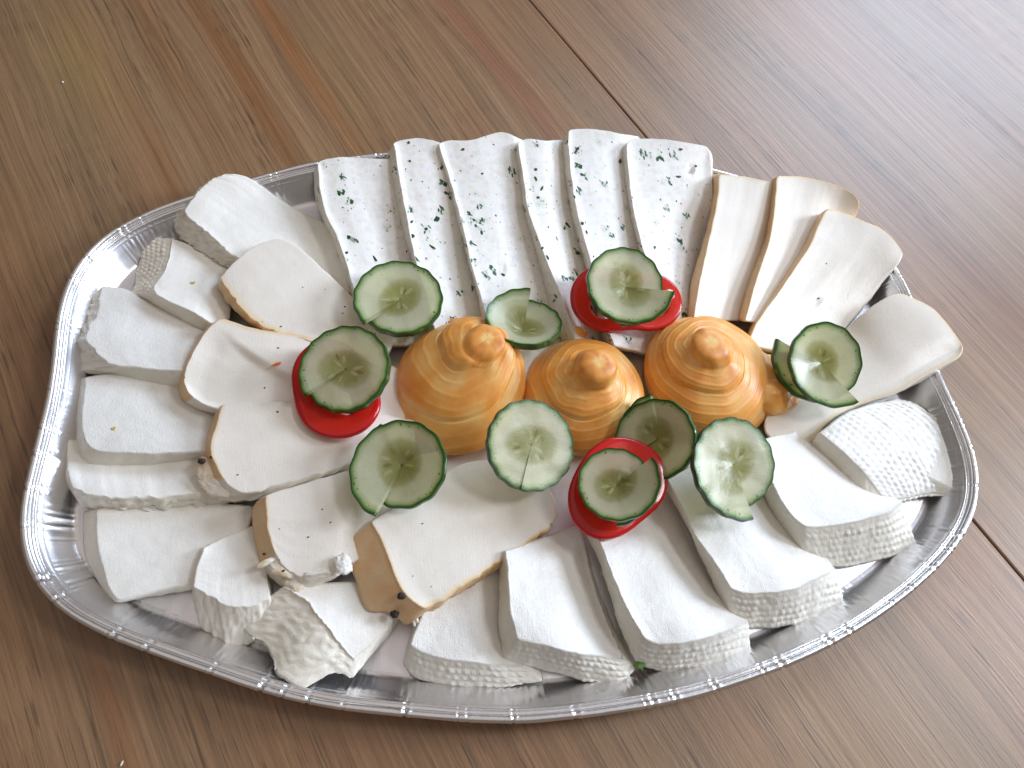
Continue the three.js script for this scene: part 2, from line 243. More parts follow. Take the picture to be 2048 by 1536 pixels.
  const gridOf = (i) => { const k = ((i % N) + N) % N, s = Math.floor(k / n), r = k - s * n; return s === 0 ? at(r, 0) : s === 1 ? at(n, r) : s === 2 ? at(n - r, n) : at(0, n - r); };
  const rows = [Array.from({ length: N }, (_, i) => gridOf(i))];
  const prof = [0.33, 0.67, 1].map((k) => ['r', k * Math.PI / 2]); for (let k = 1; k <= levels; k++) prof.push(['s', k / levels]); prof.push(['b', 1]);
  for (const [kind, val] of prof) {
    const row = [];
    for (let i = 0; i < N; i++) {
      let p, dep = 0; const low = tr[i].clone(); low.y -= round; const H = low.distanceTo(br[i]);
      const rg = near(i, ragged), bk = near(i, basket), rgh = rough * (1 + 3.2 * rg);
      if (kind === 'r') { p = tr[i].clone().addScaledVector(out2[i], -round * (1 - Math.sin(val))); p.y -= round * (1 - Math.cos(val)); p.y += (pos[rows[0][i] * 3 + 1] - inset[i].y) * (1 - Math.sin(val)); dep = 0.3 * Math.sin(val); }
      else if (kind === 's') { p = low.lerp(br[i], val); const w = Math.sin(Math.PI * Math.min(1, val)); p.addScaledVector(sn[i], bulge * w); dep = 1; if (bk > 0) p.addScaledVector(sn[i], bk * (0.35 + 0.75 * smoothstep(noise(p.x / 9, p.y / 9, p.z / 9 + seed), -0.35, 0.35)) * Math.min(1, val * 5) * (weave(per[i], val * H + 0.6) - 0.35)); }
      else { p = br[i].clone().addScaledVector(out2[i], -1.2); dep = 0; }
      if (dep) p.addScaledVector(sn[i], dep * rgh * (fbm(p.x / (3.4 - 1.2 * rg), p.y / (3.4 - 1.2 * rg), p.z / (3.4 - 1.2 * rg) + seed, 3) + 0.45 * rg * fbm(p.x / 7, p.y / 7, p.z / 7 + seed, 2)));
      row.push(pos.length / 3); pos.push(p.x, p.y, p.z); uv.push((per[i] + ou) / PX, ((kind === 'r' ? val * 0.8 : val * H + 1.2) + ov) / PX); shade(p.x, p.y, p.z, isR(i, rind) ? 'rind' : 'side');
    }
    rows.push(row);
  }
  const face = [], rindTri = [], tri = (a, b, c, l) => (turn < 0 ? l.push(a, b, c) : l.push(a, c, b));
  for (let u = 0; u < n; u++) for (let v = 0; v < n; v++) { const a = at(u, v), b = at(u + 1, v), c = at(u + 1, v + 1), d = at(u, v + 1); tri(a, b, c, face); tri(a, c, d, face); }
  for (let k = 0; k + 1 < rows.length; k++) for (let i = 0; i < N; i++) { const j = (i + 1) % N, l = isR(i, rind) && k >= 1 ? rindTri : face; tri(rows[k][i], rows[k + 1][i], rows[k + 1][j], l); tri(rows[k][i], rows[k + 1][j], rows[k][j], l); }
  const last = rows[rows.length - 1], mid = new V3(); last.forEach((k) => mid.add(new V3(pos[k * 3], pos[k * 3 + 1], pos[k * 3 + 2]).divideScalar(N)));
  const c = pos.length / 3; pos.push(mid.x, mid.y, mid.z); uv.push(mid.x / PX, mid.z / PX); col.push(1, 1, 1);
  for (let i = 0; i < N; i++) tri(last[i], c, last[(i + 1) % N], face);
  const o = thing(name, label, 'cheese slice', group); baseAt(o, [mid.x * MM, mid.y * MM, mid.z * MM]);
  const g = indexed(pos.map((q) => q * MM), [...face, ...rindTri], uv, col);
  const main = pick(g, face), rg = rindTri.length ? pick(g, rindTri) : null;
  placeIn(main, o); part('cut_cheese', main, mat, o); if (rg) { placeIn(rg, o); part(opt.rindName ?? 'rind', rg, opt.rindMat ?? mat, o); }
  o.top = (x, z) => { let best = 1e9, q = top[0]; for (const t of top) { const d = (t.x - x) ** 2 + (t.z - z) ** 2; if (d < best) { best = d; q = t; } } return new V3(q.x, q.y, q.z); };
  return o;
}
const rindColor = (seed) => (x, y, z, kind) => {
  if (kind === 'rind') { const k = 0.5 + 0.5 * fbm(x / 9, y / 6, z / 9 + seed, 3), q = clamp(k, 0, 1); return [lerp(0.97, 0.90, q), lerp(0.74, 0.55, q), lerp(0.46, 0.26, q)]; }
  if (typeof kind === 'number' && kind > 0) return [lerp(1, 0.98, kind), lerp(1, 0.83, kind), lerp(1, 0.58, kind)];
  return [1, 1, 1];
};
// how near a point of the cut face is to the smoked sides
const nearRind = (sides) => ({ u, v, U, V }) => { let d = 99; if (sides.includes(0)) d = Math.min(d, v); if (sides.includes(1)) d = Math.min(d, U - u); if (sides.includes(2)) d = Math.min(d, V - v); if (sides.includes(3)) d = Math.min(d, u); return Math.exp(-((d / 1.1) ** 2)); };

// small bits set on a slice
const flakeMat = new THREE.MeshPhysicalMaterial({ name: 'chopped herb', color: new THREE.Color().setRGB(0.014, 0.06, 0.022), roughness: 0.5 });
const pepperMat = new THREE.MeshPhysicalMaterial({ name: 'black peppercorn', color: new THREE.Color().setRGB(0.03, 0.018, 0.012), roughness: 0.7 });
const fleckMat = new THREE.MeshPhysicalMaterial({ name: 'yellow curd', color: new THREE.Color().setRGB(0.62, 0.48, 0.16), roughness: 0.5 });
function flake(o, [x, y, z], len, wid, turn, seed, m = flakeMat, name = 'herb_flake') {
  const r = rng(seed * 77 + 5), s = new THREE.Shape(), n = 9; for (let i = 0; i < n; i++) { const t = i / n * 2 * Math.PI, q = 0.6 + 0.5 * r(); s[i ? 'lineTo' : 'moveTo'](Math.cos(t) * len * 0.5 * q, Math.sin(t) * wid * 0.5 * q); }
  const g = new THREE.ExtrudeGeometry(s, { depth: 0.25, bevelEnabled: true, bevelSize: 0.1, bevelThickness: 0.1, bevelSegments: 1 }); g.rotateX(-Math.PI / 2); g.rotateY(turn * Math.PI / 180); g.scale(MM, MM, MM);
  const p = o.top(x, z).multiplyScalar(MM).sub(o.position); g.translate(p.x, p.y + 0.0001, p.z); part(name, g, m, o);
}
function corn(o, [x, y, z], rad, seed) {
  const g = mergeVertices(new THREE.IcosahedronGeometry(rad, 3)), a = g.attributes.position; for (let i = 0; i < a.count; i++) { const v = new V3().fromBufferAttribute(a, i), k = 1 + 0.35 * noise(v.x * 1.3 + seed, v.y * 1.3, v.z * 1.3); a.setXYZ(i, v.x * k, v.y * k * 0.7, v.z * k * 0.8); }
  g.computeVertexNormals(); g.scale(MM, MM, MM); g.translate(x * MM - o.position.x, y * MM - o.position.y, z * MM - o.position.z); part('peppercorn', g, pepperMat, o);
}
function blob(list, seed, amp = 0.22, det = 14) {                              // lumps torn loose by the knife: [x, y, z, rx, ry, rz, turn] in mm
  const gs = list.map(([x, y, z, rx, ry, rz, turn = 0], k) => {
    const g = mergeVertices(new THREE.IcosahedronGeometry(1, det)), a = g.attributes.position;
    for (let i = 0; i < a.count; i++) { const v = new V3().fromBufferAttribute(a, i), q = 1 + amp * fbm(v.x * 1.2 + seed + k * 3, v.y * 1.2, v.z * 1.2, 2) + 0.035 * fbm(v.x * 5 + seed, v.y * 5, v.z * 5 + k, 2); v.multiplyScalar(q); v.set(v.x * rx, v.y * ry, v.z * rz); v.applyAxisAngle(new V3(0, 1, 0), turn * Math.PI / 180); a.setXYZ(i, v.x + x, v.y + y, v.z + z); }
    g.computeVertexNormals(); return g;
  });
  const g = gs.length > 1 ? mergeGeometries(gs) : gs[0]; g.setAttribute('color', new THREE.Float32BufferAttribute(new Float32Array(g.attributes.position.count * 3).fill(1), 3)); g.scale(MM, MM, MM); return g;
}
function tornBit(o, list, seed, mat, name, color, amp) { const g = blob(list, seed, amp); if (color) { const a = g.attributes.color, p = g.attributes.position; for (let i = 0; i < a.count; i++) { const c = color(p.getX(i) / MM, p.getY(i) / MM, p.getZ(i) / MM); a.setXYZ(i, ...c); } } placeIn(g, o); return part(name, g, mat, o); }

// ---------- the herb cheese fan along the far rim, left to right ----------
const HG = undefined;
const herb1 = slab('herb_cheese_slice', 'leftmost herb cheese slice in the back fan, broad face shaded on its right', { warp: (a, b) => -1.2 * smoothstep(b, 0.3, 0.75), seed: 1, mat: herbMats[0], 
  T: [[-73.1, 16, -20.9, 1], [-81, 22, -41.3], [-84, 23, -53], [-91.2, 24, -80], [-99.7, 25, -102.5], [-103.3, 28, -129, 1], [-102.5, 27, -134], [-90.8, 27, -137.3], [-84, 26, -137.9], [-67.4, 25, -137.8], [-57.8, 19, -143.2, 1], [-33, 4, -26.7, 1]],
  B: [[-77.1, 6, -25.5, 1], [-85.6, 8, -52.3], [-88.4, 8, -66.8], [-96.3, 9, -93.1], [-105, 10, -116.5], [-107, 18, -136.5, 1], [-80.7, 17, -145.1], [-57.9, 14, -146.4, 1], [-33, 3, -26.4, 1]] });
const herb2 = slab('herb_cheese_slice', 'second herb cheese slice from the left in the back fan, with large dark leaf bits', { warp: (a, b) => -1.2 * smoothstep(b, 0.3, 0.75), seed: 2, mat: herbMats[1], 
  T: [[-40.1, 22, -16.3, 1], [-44.1, 24, -30], [-47.8, 25, -49.2], [-50.5, 25, -61.9], [-55.2, 26, -92.7], [-59.1, 28, -124.6], [-61, 30, -141.6, 1], [-60.7, 28, -147.4], [-48.8, 28, -151], [-40.3, 28, -149.8], [-33.2, 27, -147.8], [-24, 19, -154.2, 1], [-6.8, 4, -4.8, 1]],
  B: [[-42.8, 8, -23.2, 1], [-47, 10, -37.4], [-51.8, 12, -71.5], [-58.1, 12, -93.4], [-64.6, 13, -124.6], [-66.9, 18, -146.1, 1], [-45.9, 17, -156.1], [-23.8, 14, -155.2, 1], [-6.7, 3, -4.4, 1]] });
const herb3 = slab('herb_cheese_slice', 'widest herb cheese slice, in the middle of the back fan', { pits: [[...[-5.8, 17, -63.3], 3, 1.2]], warp: (a, b) => -1.2 * smoothstep(b, 0.3, 0.75), seed: 3, mat: herbMats[2], 
  T: [[-9.4, 22, 3.3, 1], [-15, 24, -24.7], [-18.9, 25, -44.5], [-22.3, 25, -64.6], [-25.4, 26, -86.2], [-29.2, 26, -111.8], [-34.5, 28, -137.6], [-36, 30, -142.9, 1], [-34.7, 28, -147.2], [-30.3, 28, -149.1], [-17.3, 28, -149.6], [-3.9, 28, -154.8], [3.5, 28, -156], [8.7, 27, -153.9], [18.7, 19, -156.4, 1], [29.7, 4, -0.5, 1]],
  B: [[-10.2, 7, -3.9, 1], [-16.3, 10, -31.8], [-19.5, 12, -61.5], [-25.8, 12, -90.5], [-30.6, 13, -118.5], [-37.8, 18, -146.5, 1], [-10.4, 17, -158.3], [19.5, 14, -158.6, 1], [29.8, 3, -0.4, 1]] });
const herb4 = slab('herb_cheese_slice', 'narrow herb cheese slice with a wavy line of dark herbs, between the two wide ones', { warp: (a, b) => -1.2 * smoothstep(b, 0.3, 0.75), seed: 4, mat: herbMats[0], 
  T: [[30.3, 22, -8.2, 1], [25.9, 24, -28], [23.6, 25, -43.2], [18.9, 25, -61.9], [14.8, 26, -81.3], [11.1, 27, -98.2], [10.6, 28, -120.8], [9.1, 30, -144.6, 1], [11.8, 28, -149.4], [17.8, 28, -151], [26.7, 27, -150.5], [47.2, 19, -160.7, 1], [49.2, 4, -14.8, 1]],
  B: [[28, 8, -13.9, 1], [22.3, 10, -32.3], [21, 10, -37.3], [17.8, 12, -60.7], [13.5, 12, -87.8], [9.7, 13, -119.3], [9.1, 18, -152.2, 1], [28.6, 17, -156.5], [48.1, 14, -161.6, 1], [49.4, 3, -14.8, 1]] });
const herb5 = slab('herb_cheese_slice', 'herb cheese slice standing farthest back, behind the cucumber curl on red pepper', { warp: (a, b) => -1.2 * smoothstep(b, 0.3, 0.75), seed: 5, mat: herbMats[1], 
  T: [[47.9, 22, -13.5, 1], [44.6, 24, -33.6], [43.9, 25, -45.6], [42, 25, -67.8], [38.9, 26, -92.1], [37.9, 28, -114.1], [38.6, 28, -134], [39.4, 30, -150.7, 1], [41.4, 29, -156.5], [45.2, 29, -157.7], [60.2, 29, -157.4], [74.1, 27, -156], [87.8, 19, -162.1, 1], [86.2, 4, -13.5, 1]],
  B: [[47.8, 8, -20.3, 1], [44.3, 11, -55.2], [41.8, 12, -75.9], [38.5, 12, -95.7], [37.2, 13, -117.7], [36.9, 14, -139.4], [37, 18, -159.2, 1], [63.6, 17, -164.8], [89.3, 14, -163.9, 1], [86.5, 3, -13.5, 1]] });
const herb6 = slab('herb_cheese_slice', 'rightmost herb cheese slice beside the first smoked slice, with a square hole near its corner', { pits: [[...[111.8, 27, -131.1], 2.2, 3]], warp: (a, b) => -1.2 * smoothstep(b, 0.3, 0.75), seed: 6, mat: herbMats[2], 
  T: [[78.2, 22, -12.6, 1], [76.5, 24, -39.1], [74.1, 25, -59.9], [72.2, 25, -78.5], [71.2, 26, -102.1], [71.9, 28, -122.2], [73.2, 30, -143, 1], [77.1, 29, -149.1], [89.5, 29, -150.4], [107.5, 29, -148.1], [126.4, 26, -146.8, 1], [126.4, 23, -134.9], [124.7, 18, -116.2], [122.4, 8, -98.2], [104.9, 4, -22.3, 1]],
  B: [[79.2, 8, -19.2, 1], [78.4, 11, -51.1], [77, 12, -69.4], [74.9, 12, -79.1], [72.9, 12, -103.3], [71.6, 13, -127.4], [72.3, 18, -151.6, 1], [100.3, 17, -158.9], [133.7, 14, -153.7, 1], [128.6, 9, -120.2], [105.2, 3, -22.3, 1]] });
// ---------- smoked slices without pepper, on the right ----------
const SR = { mat: smokedMat, rindMat, rough: 0.12, wave: 0.25 };
const smoke1 = slab('smoked_cheese_slice', 'first smoked slice next to the herb cheese, its tan rind edge facing left', { ...SR, warp: (a, b) => -1.2 * smoothstep(b, 0.35, 0.8), seed: 11, rind: [0, 1], tint: rindColor(11), edgeTint: nearRind([0, 1]),
  T: [[92.7, 22.5, -27.1, 1], [95.1, 22.5, -33.3], [102, 23.5, -53.8], [114, 24.5, -84.3], [122.9, 26.5, -109.5], [125.7, 28.5, -123.1, 1], [142.6, 27, -122.6], [157.7, 26, -119.6], [176.8, 15, -127.2, 1], [140.2, 5, -36.9, 1]],
  B: [[93.8, 11, -34.4, 1], [97.4, 11, -44], [101.8, 12, -59.3], [114.6, 13, -87.4], [125.2, 15, -116.5], [127.3, 18, -132.9, 1], [152.9, 14, -132.2], [179.7, 10, -130.1, 1], [141.1, 3, -37.5, 1]] });
const smoke2 = slab('smoked_cheese_slice', 'second smoked slice from the herb cheese, half covered by a wider smoked slice', { ...SR, warp: (a, b) => -1 * smoothstep(b, 0.45, 0.9) * (1 - smoothstep(a, 0.8, 1)), seed: 12, rind: [0, 1, 2], tint: rindColor(12), edgeTint: nearRind([0, 1, 2]),
  T: [[121.2, 22.5, -26.3, 1], [135, 24.5, -55.4], [146.6, 25.5, -77.1], [156.2, 27.5, -105.4], [160.2, 29.5, -120.6, 1], [176, 28, -121.6], [189, 28, -118.1], [201.3, 28, -111.9], [207.2, 28, -103.9], [208.2, 26, -99.6, 1], [205.8, 22, -96.3], [195.6, 13, -78.6], [162.8, 5, -29.6, 1]],
  B: [[123.7, 10, -34.2, 1], [136.3, 12, -61.3], [150.8, 13, -86.9], [156.3, 15, -103.7], [162.6, 18, -127.7, 1], [193.9, 18, -124.4], [213.7, 16, -105.8, 1], [198.5, 9, -81.6], [163.8, 3, -30.2, 1]] });
const smoke3 = slab('smoked_cheese_slice', 'wide smoked slice with a thin tan edge, above the gap showing bright foil', { pits: [[...[167, 22, -38.2], 1.5, 0.9]], ...SR, seed: 13, rind: [0, 1], tint: rindColor(13), edgeTint: nearRind([0, 1]),
  T: [[119.8, 20.5, -12.1, 1], [127.5, 22.5, -24.6], [143.6, 24.5, -42.6], [159.9, 26.5, -61.9], [166.5, 27.5, -69.3], [178.9, 28.5, -88.9], [183.6, 30.5, -95.9, 1], [195.1, 29, -93.1], [206.7, 29, -86], [214.3, 29, -81.2], [218.8, 29, -73.7], [222.1, 28, -63.9, 1], [217.1, 27, -57.1], [209.6, 24, -51.9], [199, 19, -41.1], [183.7, 13, -25.7], [163.3, 9, -9.6, 1]],
  B: [[122.4, 8, -17.8, 1], [131.2, 10, -30.7], [145.9, 12, -49.8], [157.5, 13, -63.3], [174.9, 15, -85], [185, 18, -100.6, 1], [207.8, 20, -89.4], [226.4, 20, -67.4, 1], [204.4, 11, -44.7], [187.1, 6, -28.3], [166.1, 3, -12, 1]] });
const smoke4 = slab('smoked_cheese_slice', 'large pointed smoked slice reaching over the right rim, under a cucumber curl', { ...SR, seed: 14, rind: [1], tint: rindColor(14), edgeTint: nearRind([1, 2]), warp: (a, b) => -2.2 * smoothstep(b, 0.68, 0.98) * smoothstep(a, 0.3, 1),
  T: [[138.3, 11, 4.3, 1], [165, 12, -12.5], [182.9, 14, -24.5], [189.8, 20, -29.5], [204.5, 26, -37.2], [212.2, 27, -39, 1], [219.3, 27, -34.9], [228.3, 27, -27.2], [233.7, 27, -14.3], [237.3, 26, -4.5, 1], [233.5, 26, 2.4], [228.1, 25, 4.1], [212, 22, 10.6], [197.3, 19, 17.6], [170.3, 14, 23.6], [154, 14, 32.6], [144.8, 14, 41.3], [135.2, 14, 44.4, 1], [126.4, 14, 40.5], [121.8, 13, 34.1]],
  B: [[141.7, 3, 3.9, 1], [168.9, 4, -13.2], [187.3, 6, -26], [212.7, 14, -41.8], [219.5, 17, -43.7, 1], [235.7, 17, -30.5], [243.9, 16, -7.6, 1], [219.8, 11, 7.4], [174.1, 7, 22.7], [137.5, 8, 43.6, 1], [125, 7, 33.2]] });
// ---------- white slices with a basket-woven outer end, along the near right rim ----------
const BR = { mat: wetMat, levels: 26, n: 62, basket: [1], rough: 0.3, wave: 0.4, rindName: 'woven_end', rind: [1], ragged: [] };
const weave1 = slab('white_cheese_slice', 'lowest basket-woven white slice in the near row, left end beside the dark foil gap', { ...BR, warp: (a, b) => -1.2 * smoothstep(b, 0.4, 0.85), seed: 21,
  T: [[-39.4, 16.5, 97.7, 1], [-51.9, 16.5, 110.9], [-59, 16.5, 126.3, 1], [-52.5, 15, 130.2], [-46.1, 15, 132.4], [-26.9, 14, 135.9], [-10.1, 8, 137.6, 1], [-12.1, 7, 85.6, 1]],
  B: [[-40.7, 5, 97.1, 1], [-55.7, 5, 110.5], [-62.1, 3, 131.8, 1], [-58, 3, 137.2], [-42.6, 3, 142], [-19, 3, 143.8], [-1.7, 3, 143.3, 1], [-11.8, 3, 86.8, 1]] });
const weave2 = slab('white_cheese_slice', 'second basket-woven white slice from the left in the near row, below the pepper', { ...BR, warp: (a, b) => -1.2 * smoothstep(b, 0.4, 0.85), seed: 22,
  T: [[-16.6, 24, 90, 1], [-16.3, 25, 98], [-16.4, 25, 117.5], [-14.3, 24, 128.3, 1], [9.1, 21.5, 134.8], [33.9, 10, 138.4, 1], [26.6, 8, 111.1], [22.1, 7, 75.6, 1]],
  B: [[-18.2, 11, 88.6, 1], [-18.5, 11, 98.6], [-20.3, 12, 120.9], [-19.4, 9, 134.1, 1], [-0.2, 5, 139.1], [23.7, 4, 145.7], [32.8, 4, 145.8], [39.5, 4, 140.5, 1], [28.9, 3, 110.2], [22.9, 3, 74.9, 1]] });
const weave3 = slab('white_cheese_slice', 'third basket-woven white slice in the near row, moist face just right of the pepper', { ...BR, warp: (a, b) => -1.2 * smoothstep(b, 0.4, 0.85), seed: 23,
  T: [[23.8, 23, 80.7, 1], [27, 24, 92.9], [29.9, 24, 105.3], [34.8, 25, 121.2], [39.1, 24, 131, 1], [44.4, 22.5, 133.8], [62, 22.5, 134.3], [84.2, 17, 128.6], [92.8, 11, 126.3, 1], [80.4, 8, 100.9], [69.4, 7, 58, 1]],
  B: [[23.7, 10, 81.4, 1], [28.1, 11, 96.1], [32.2, 12, 120.2], [38.4, 8, 138.4, 1], [43.9, 5, 140.9], [55.8, 4, 143.6], [77.2, 4, 143.2], [93.5, 4, 138.2, 1], [81.3, 3, 104.4], [70.5, 3, 57.9, 1]] });
const weave4 = slab('white_cheese_slice', 'fourth basket-woven white slice in the near row, directly below a curled cucumber tail', { ...BR, warp: (a, b) => -1.2 * smoothstep(b, 0.4, 0.85), seed: 24,
  T: [[61.9, 23, 58.6, 1], [64.1, 24, 66], [70.7, 24, 88.6], [77.9, 25, 104.8], [81.3, 25, 113.6, 1], [87.8, 23.5, 115.7], [109.8, 22.5, 115.6], [130.6, 17, 108.8], [140.4, 11, 105.4, 1], [130.4, 8, 79.6], [122.9, 7, 39.2, 1]],
  B: [[63.5, 11, 56.6, 1], [67.7, 11, 66.5], [73.7, 12, 87.4], [79.2, 12, 109.4], [84.7, 9, 123.7, 1], [95.9, 5, 127.7], [120, 4, 126.7], [143.7, 4, 118.7, 1], [131.7, 3, 83.1], [124.6, 3, 39, 1]] });
const weave5 = slab('white_cheese_slice', 'fifth basket-woven white slice in the near row, partly under the fully woven end piece', { ...BR, warp: (a, b) => -1.2 * smoothstep(b, 0.4, 0.85), seed: 25,
  T: [[111.1, 23, 42.9, 1], [112.5, 24, 62.3], [116.1, 24, 77.1], [119.8, 25, 84.9], [123, 25, 88.2, 1], [131, 23.5, 88.4], [148.8, 22.5, 86.7], [169.5, 20.5, 82.1], [183.9, 12, 75.2, 1], [172, 9, 61.5], [154.8, 8, 29.9, 1]],
  B: [[113.8, 11, 43.2, 1], [112.5, 12, 64.2], [119.2, 12, 84.9], [125.7, 10, 98.5, 1], [144.1, 5, 102.9], [164.7, 4, 100.8], [188.6, 4, 95.8, 1], [179.7, 4, 62.7], [157.4, 3, 29.1, 1]] });
const weave6 = slab('white_cheese_end_piece', 'white cheese end piece with its whole top basket-woven, at the right rim', { ...BR, n: 84, seed: 26, topBasket: true, basket: [1, 2], rind: [], levels: 14, rough: 0.3,
  T: [[145.6, 21, 39.3, 1], [153.7, 21, 49.3], [161.6, 20, 59.4], [175.6, 11, 73.4, 1], [184.1, 10, 72.5], [199.9, 8, 70], [220.8, 7, 69.7, 1], [224.1, 8, 63], [223, 9, 51.8], [218.1, 11, 33.4], [209.4, 12, 23.7], [197.5, 14, 19.5, 1], [180.6, 16, 22.7], [162.6, 19, 29.1]],
  B: [[144.9, 12, 41.3, 1], [156.8, 12, 60], [162.7, 12, 69.2], [172.5, 9, 75.6, 1], [200.2, 6, 70.9], [218.6, 11, 72.9, 1], [226.4, 11, 54.1], [212.7, 10, 22.5], [201.9, 7, 15.8, 1], [168.9, 10, 25.7]] });
// ---------- plain white slices along the left rim, from the far one to the near one ----------
const LR = { mat: freshMat, rough: 0.28, wave: 0.45 };
const plain1 = slab('white_cheese_slice', 'topmost plain white slice on the left, its corner reaching over the far rim', { ...LR, seed: 31, ragged: [0, 1],
  T: [[-121.9, 14, -63.3, 1], [-142.8, 20, -72.8], [-153, 21, -82.5], [-164.1, 22, -93.1], [-172.5, 22, -101.3, 1], [-170, 22, -111.5], [-164.8, 22, -119.5], [-158.1, 23, -126.4], [-151.7, 23, -129, 1], [-141.5, 20, -129.5], [-128.9, 14, -121.8], [-114.4, 12, -111.6], [-96.5, 11, -100.3], [-80.2, 10, -55.6, 1]],
  B: [[-125.3, 6, -62.6, 1], [-151.1, 11, -74.4], [-178.6, 11, -96.5], [-181.3, 11, -104, 1], [-169.2, 11, -127.6], [-156.1, 11, -138.6, 1], [-115.8, 4, -117], [-97.5, 3, -105.7], [-80.9, 2.5, -59.4, 1]] });
const plain2 = slab('white_cheese_slice', 'plain white slice with grey woven outer end at the upper left corner', { ...LR, seed: 32, n: 56, levels: 22, basket: [1], rind: [1], rindName: 'woven_end',
  T: [[-147.4, 13, -32.4, 1], [-157.7, 19, -37.5], [-181.2, 20, -51.2, 1], [-183.6, 19, -56.5], [-179.8, 17, -68.4], [-180.4, 12, -94, 1], [-165.2, 11, -85.9], [-144, 9, -73.8, 1]],
  B: [[-150.6, 5, -34.1, 1], [-158.4, 9, -36.1], [-175.8, 10, -45.5], [-199.2, 6, -61.7, 1], [-198.5, 4, -76.2], [-198.1, 5, -99.1, 1], [-167.7, 3, -90.3], [-145.6, 2.5, -76.9, 1]] });
const plain3 = slab('white_cheese_slice', 'moist white slice on the left with rounded outer corner, under two peppered slices', { ...LR, seed: 33, mat: wetMat, ragged: [1],
  T: [[-149.7, 14, -6.2, 1], [-164, 20, -7], [-176.5, 20, -8.3], [-198.2, 20, -11.5, 1], [-208.5, 19, -23.2], [-211.8, 18, -31.5], [-210.8, 14, -45.1], [-211.6, 12, -63.2, 1], [-200.6, 12, -61.4], [-184.5, 11, -51.2], [-158.2, 10, -36, 1]],
  B: [[-153.2, 7, -0.3, 1], [-169.1, 8, -2.1], [-196.1, 9, -10], [-218.8, 6, -16.1, 1], [-222, 5, -29.3], [-222.9, 5, -46.1], [-219.8, 5, -61.7, 1], [-189.2, 3, -53.5], [-160.4, 2.5, -39.2, 1]] });
const plain4 = slab('white_cheese_slice', 'white slice in the middle of the left side with one tiny yellow fleck', { ...LR, seed: 34, mat: wetMat,
  T: [[-143, 17, 36.6, 1], [-149.9, 19, 35.3], [-171.2, 20, 35.5], [-195, 20, 33.6, 1], [-201.4, 20, 29.2], [-205.3, 19, 19.1], [-207.7, 17, 5.2], [-211.4, 12, -10.4, 1], [-193.2, 11, -12.2], [-150, 10, 1.3, 1]],
  B: [[-147.5, 8, 34.7, 1], [-155.9, 8, 34.8], [-174.3, 9, 37.3], [-203.1, 8, 37.6, 1], [-208.8, 6, 33.9], [-214.8, 4, 12.8], [-218.4, 4, -13.3, 1], [-196.2, 3, -14.7], [-152, 2.5, -1.2, 1]] });
const plain5 = slab('white_cheese_slice', 'white slice showing only a narrow band with a crumbly lower edge on the left', { ...LR, seed: 35, ragged: [0],
  T: [[-129.3, 13, 53.5, 1], [-151, 17, 54.5], [-171, 18, 55.9], [-190.7, 19, 54.5], [-203.4, 19, 50.1, 1], [-206.7, 18, 45.4], [-212, 12, 33.2], [-215.3, 9, 20.7, 1], [-188.7, 9, 25.5], [-132, 9, 25.6, 1]],
  B: [[-130.6, 6, 55.3, 1], [-150.2, 7, 57.5], [-179.6, 8, 58.3], [-202.7, 8, 54.7, 1], [-212.3, 5, 43.8], [-216.6, 3, 30.5], [-218.4, 3, 19, 1], [-133.5, 2.5, 24, 1]] });
const plain6 = slab('white_cheese_slice', 'large plain white slice at the lower left corner of the platter', { ...LR, seed: 36,
  T: [[-133.5, 12, 88.5, 1], [-153.7, 13, 94.4], [-165.8, 13, 96.5], [-180.4, 13, 99.3, 1], [-183.8, 13, 95.1], [-190.9, 13, 78.6], [-196.6, 11, 57, 1], [-173.9, 9, 54.5], [-127.6, 9, 58.2, 1]],
  B: [[-135.1, 4, 89.7, 1], [-156.1, 4, 94.3], [-185.7, 3, 97.3, 1], [-192.8, 3, 88.4], [-200.5, 3, 75.3], [-204.8, 3, 54.8, 1], [-128.9, 2.5, 57.1, 1]] });
const plain7 = slab('white_cheese_slice', 'white slice with a rough crumbling lower end, below a peppered slice near the left corner', { ...LR, seed: 37, ragged: [0], rough: 0.2,
  T: [[-116.9, 17, 103.6, 1], [-129.1, 18, 107.3], [-139.2, 18, 101.9], [-148.8, 18, 96.7, 1], [-148.8, 17, 88.8], [-146.7, 17, 79.1, 1], [-138.4, 14, 73.6], [-124.4, 11, 67.3, 1]],
  B: [[-114.3, 4, 116.3, 1], [-123.8, 3, 118.7], [-133.7, 3, 119.1], [-141.7, 3, 114.8], [-147.6, 3, 110.8, 1], [-152.8, 4, 96.2], [-151.2, 6, 76.4, 1], [-126, 3, 65.9, 1]] });
const plain8 = slab('white_cheese_slice', 'crumbly white slice whose ragged outer edge covers the near left rim', { ...LR, seed: 38, ragged: [1], rough: 0.17, levels: 20,
  T: [[-61.3, 12, 108.7, 1], [-68.7, 12, 118.7], [-82.3, 14, 130.3, 1], [-91.4, 19, 118.4], [-102, 19, 106.2], [-112.9, 18, 98.1, 1], [-94.6, 14, 96.9], [-59.8, 11, 97.3, 1]],
  B: [[-61.7, 3, 110.3, 1], [-65.9, 4, 116.7], [-83.2, 10, 137.2, 1], [-89.3, 13, 133.4], [-95.6, 14, 136.7], [-102.8, 15, 139.6], [-109.5, 15, 135.8], [-113.1, 14, 133.5], [-115.5, 12, 125.4], [-124.7, 10, 117.8], [-130.5, 10, 111.6], [-120.7, 12, 103.3, 1], [-95.9, 4, 95.6], [-60.1, 3, 96.5, 1]] });
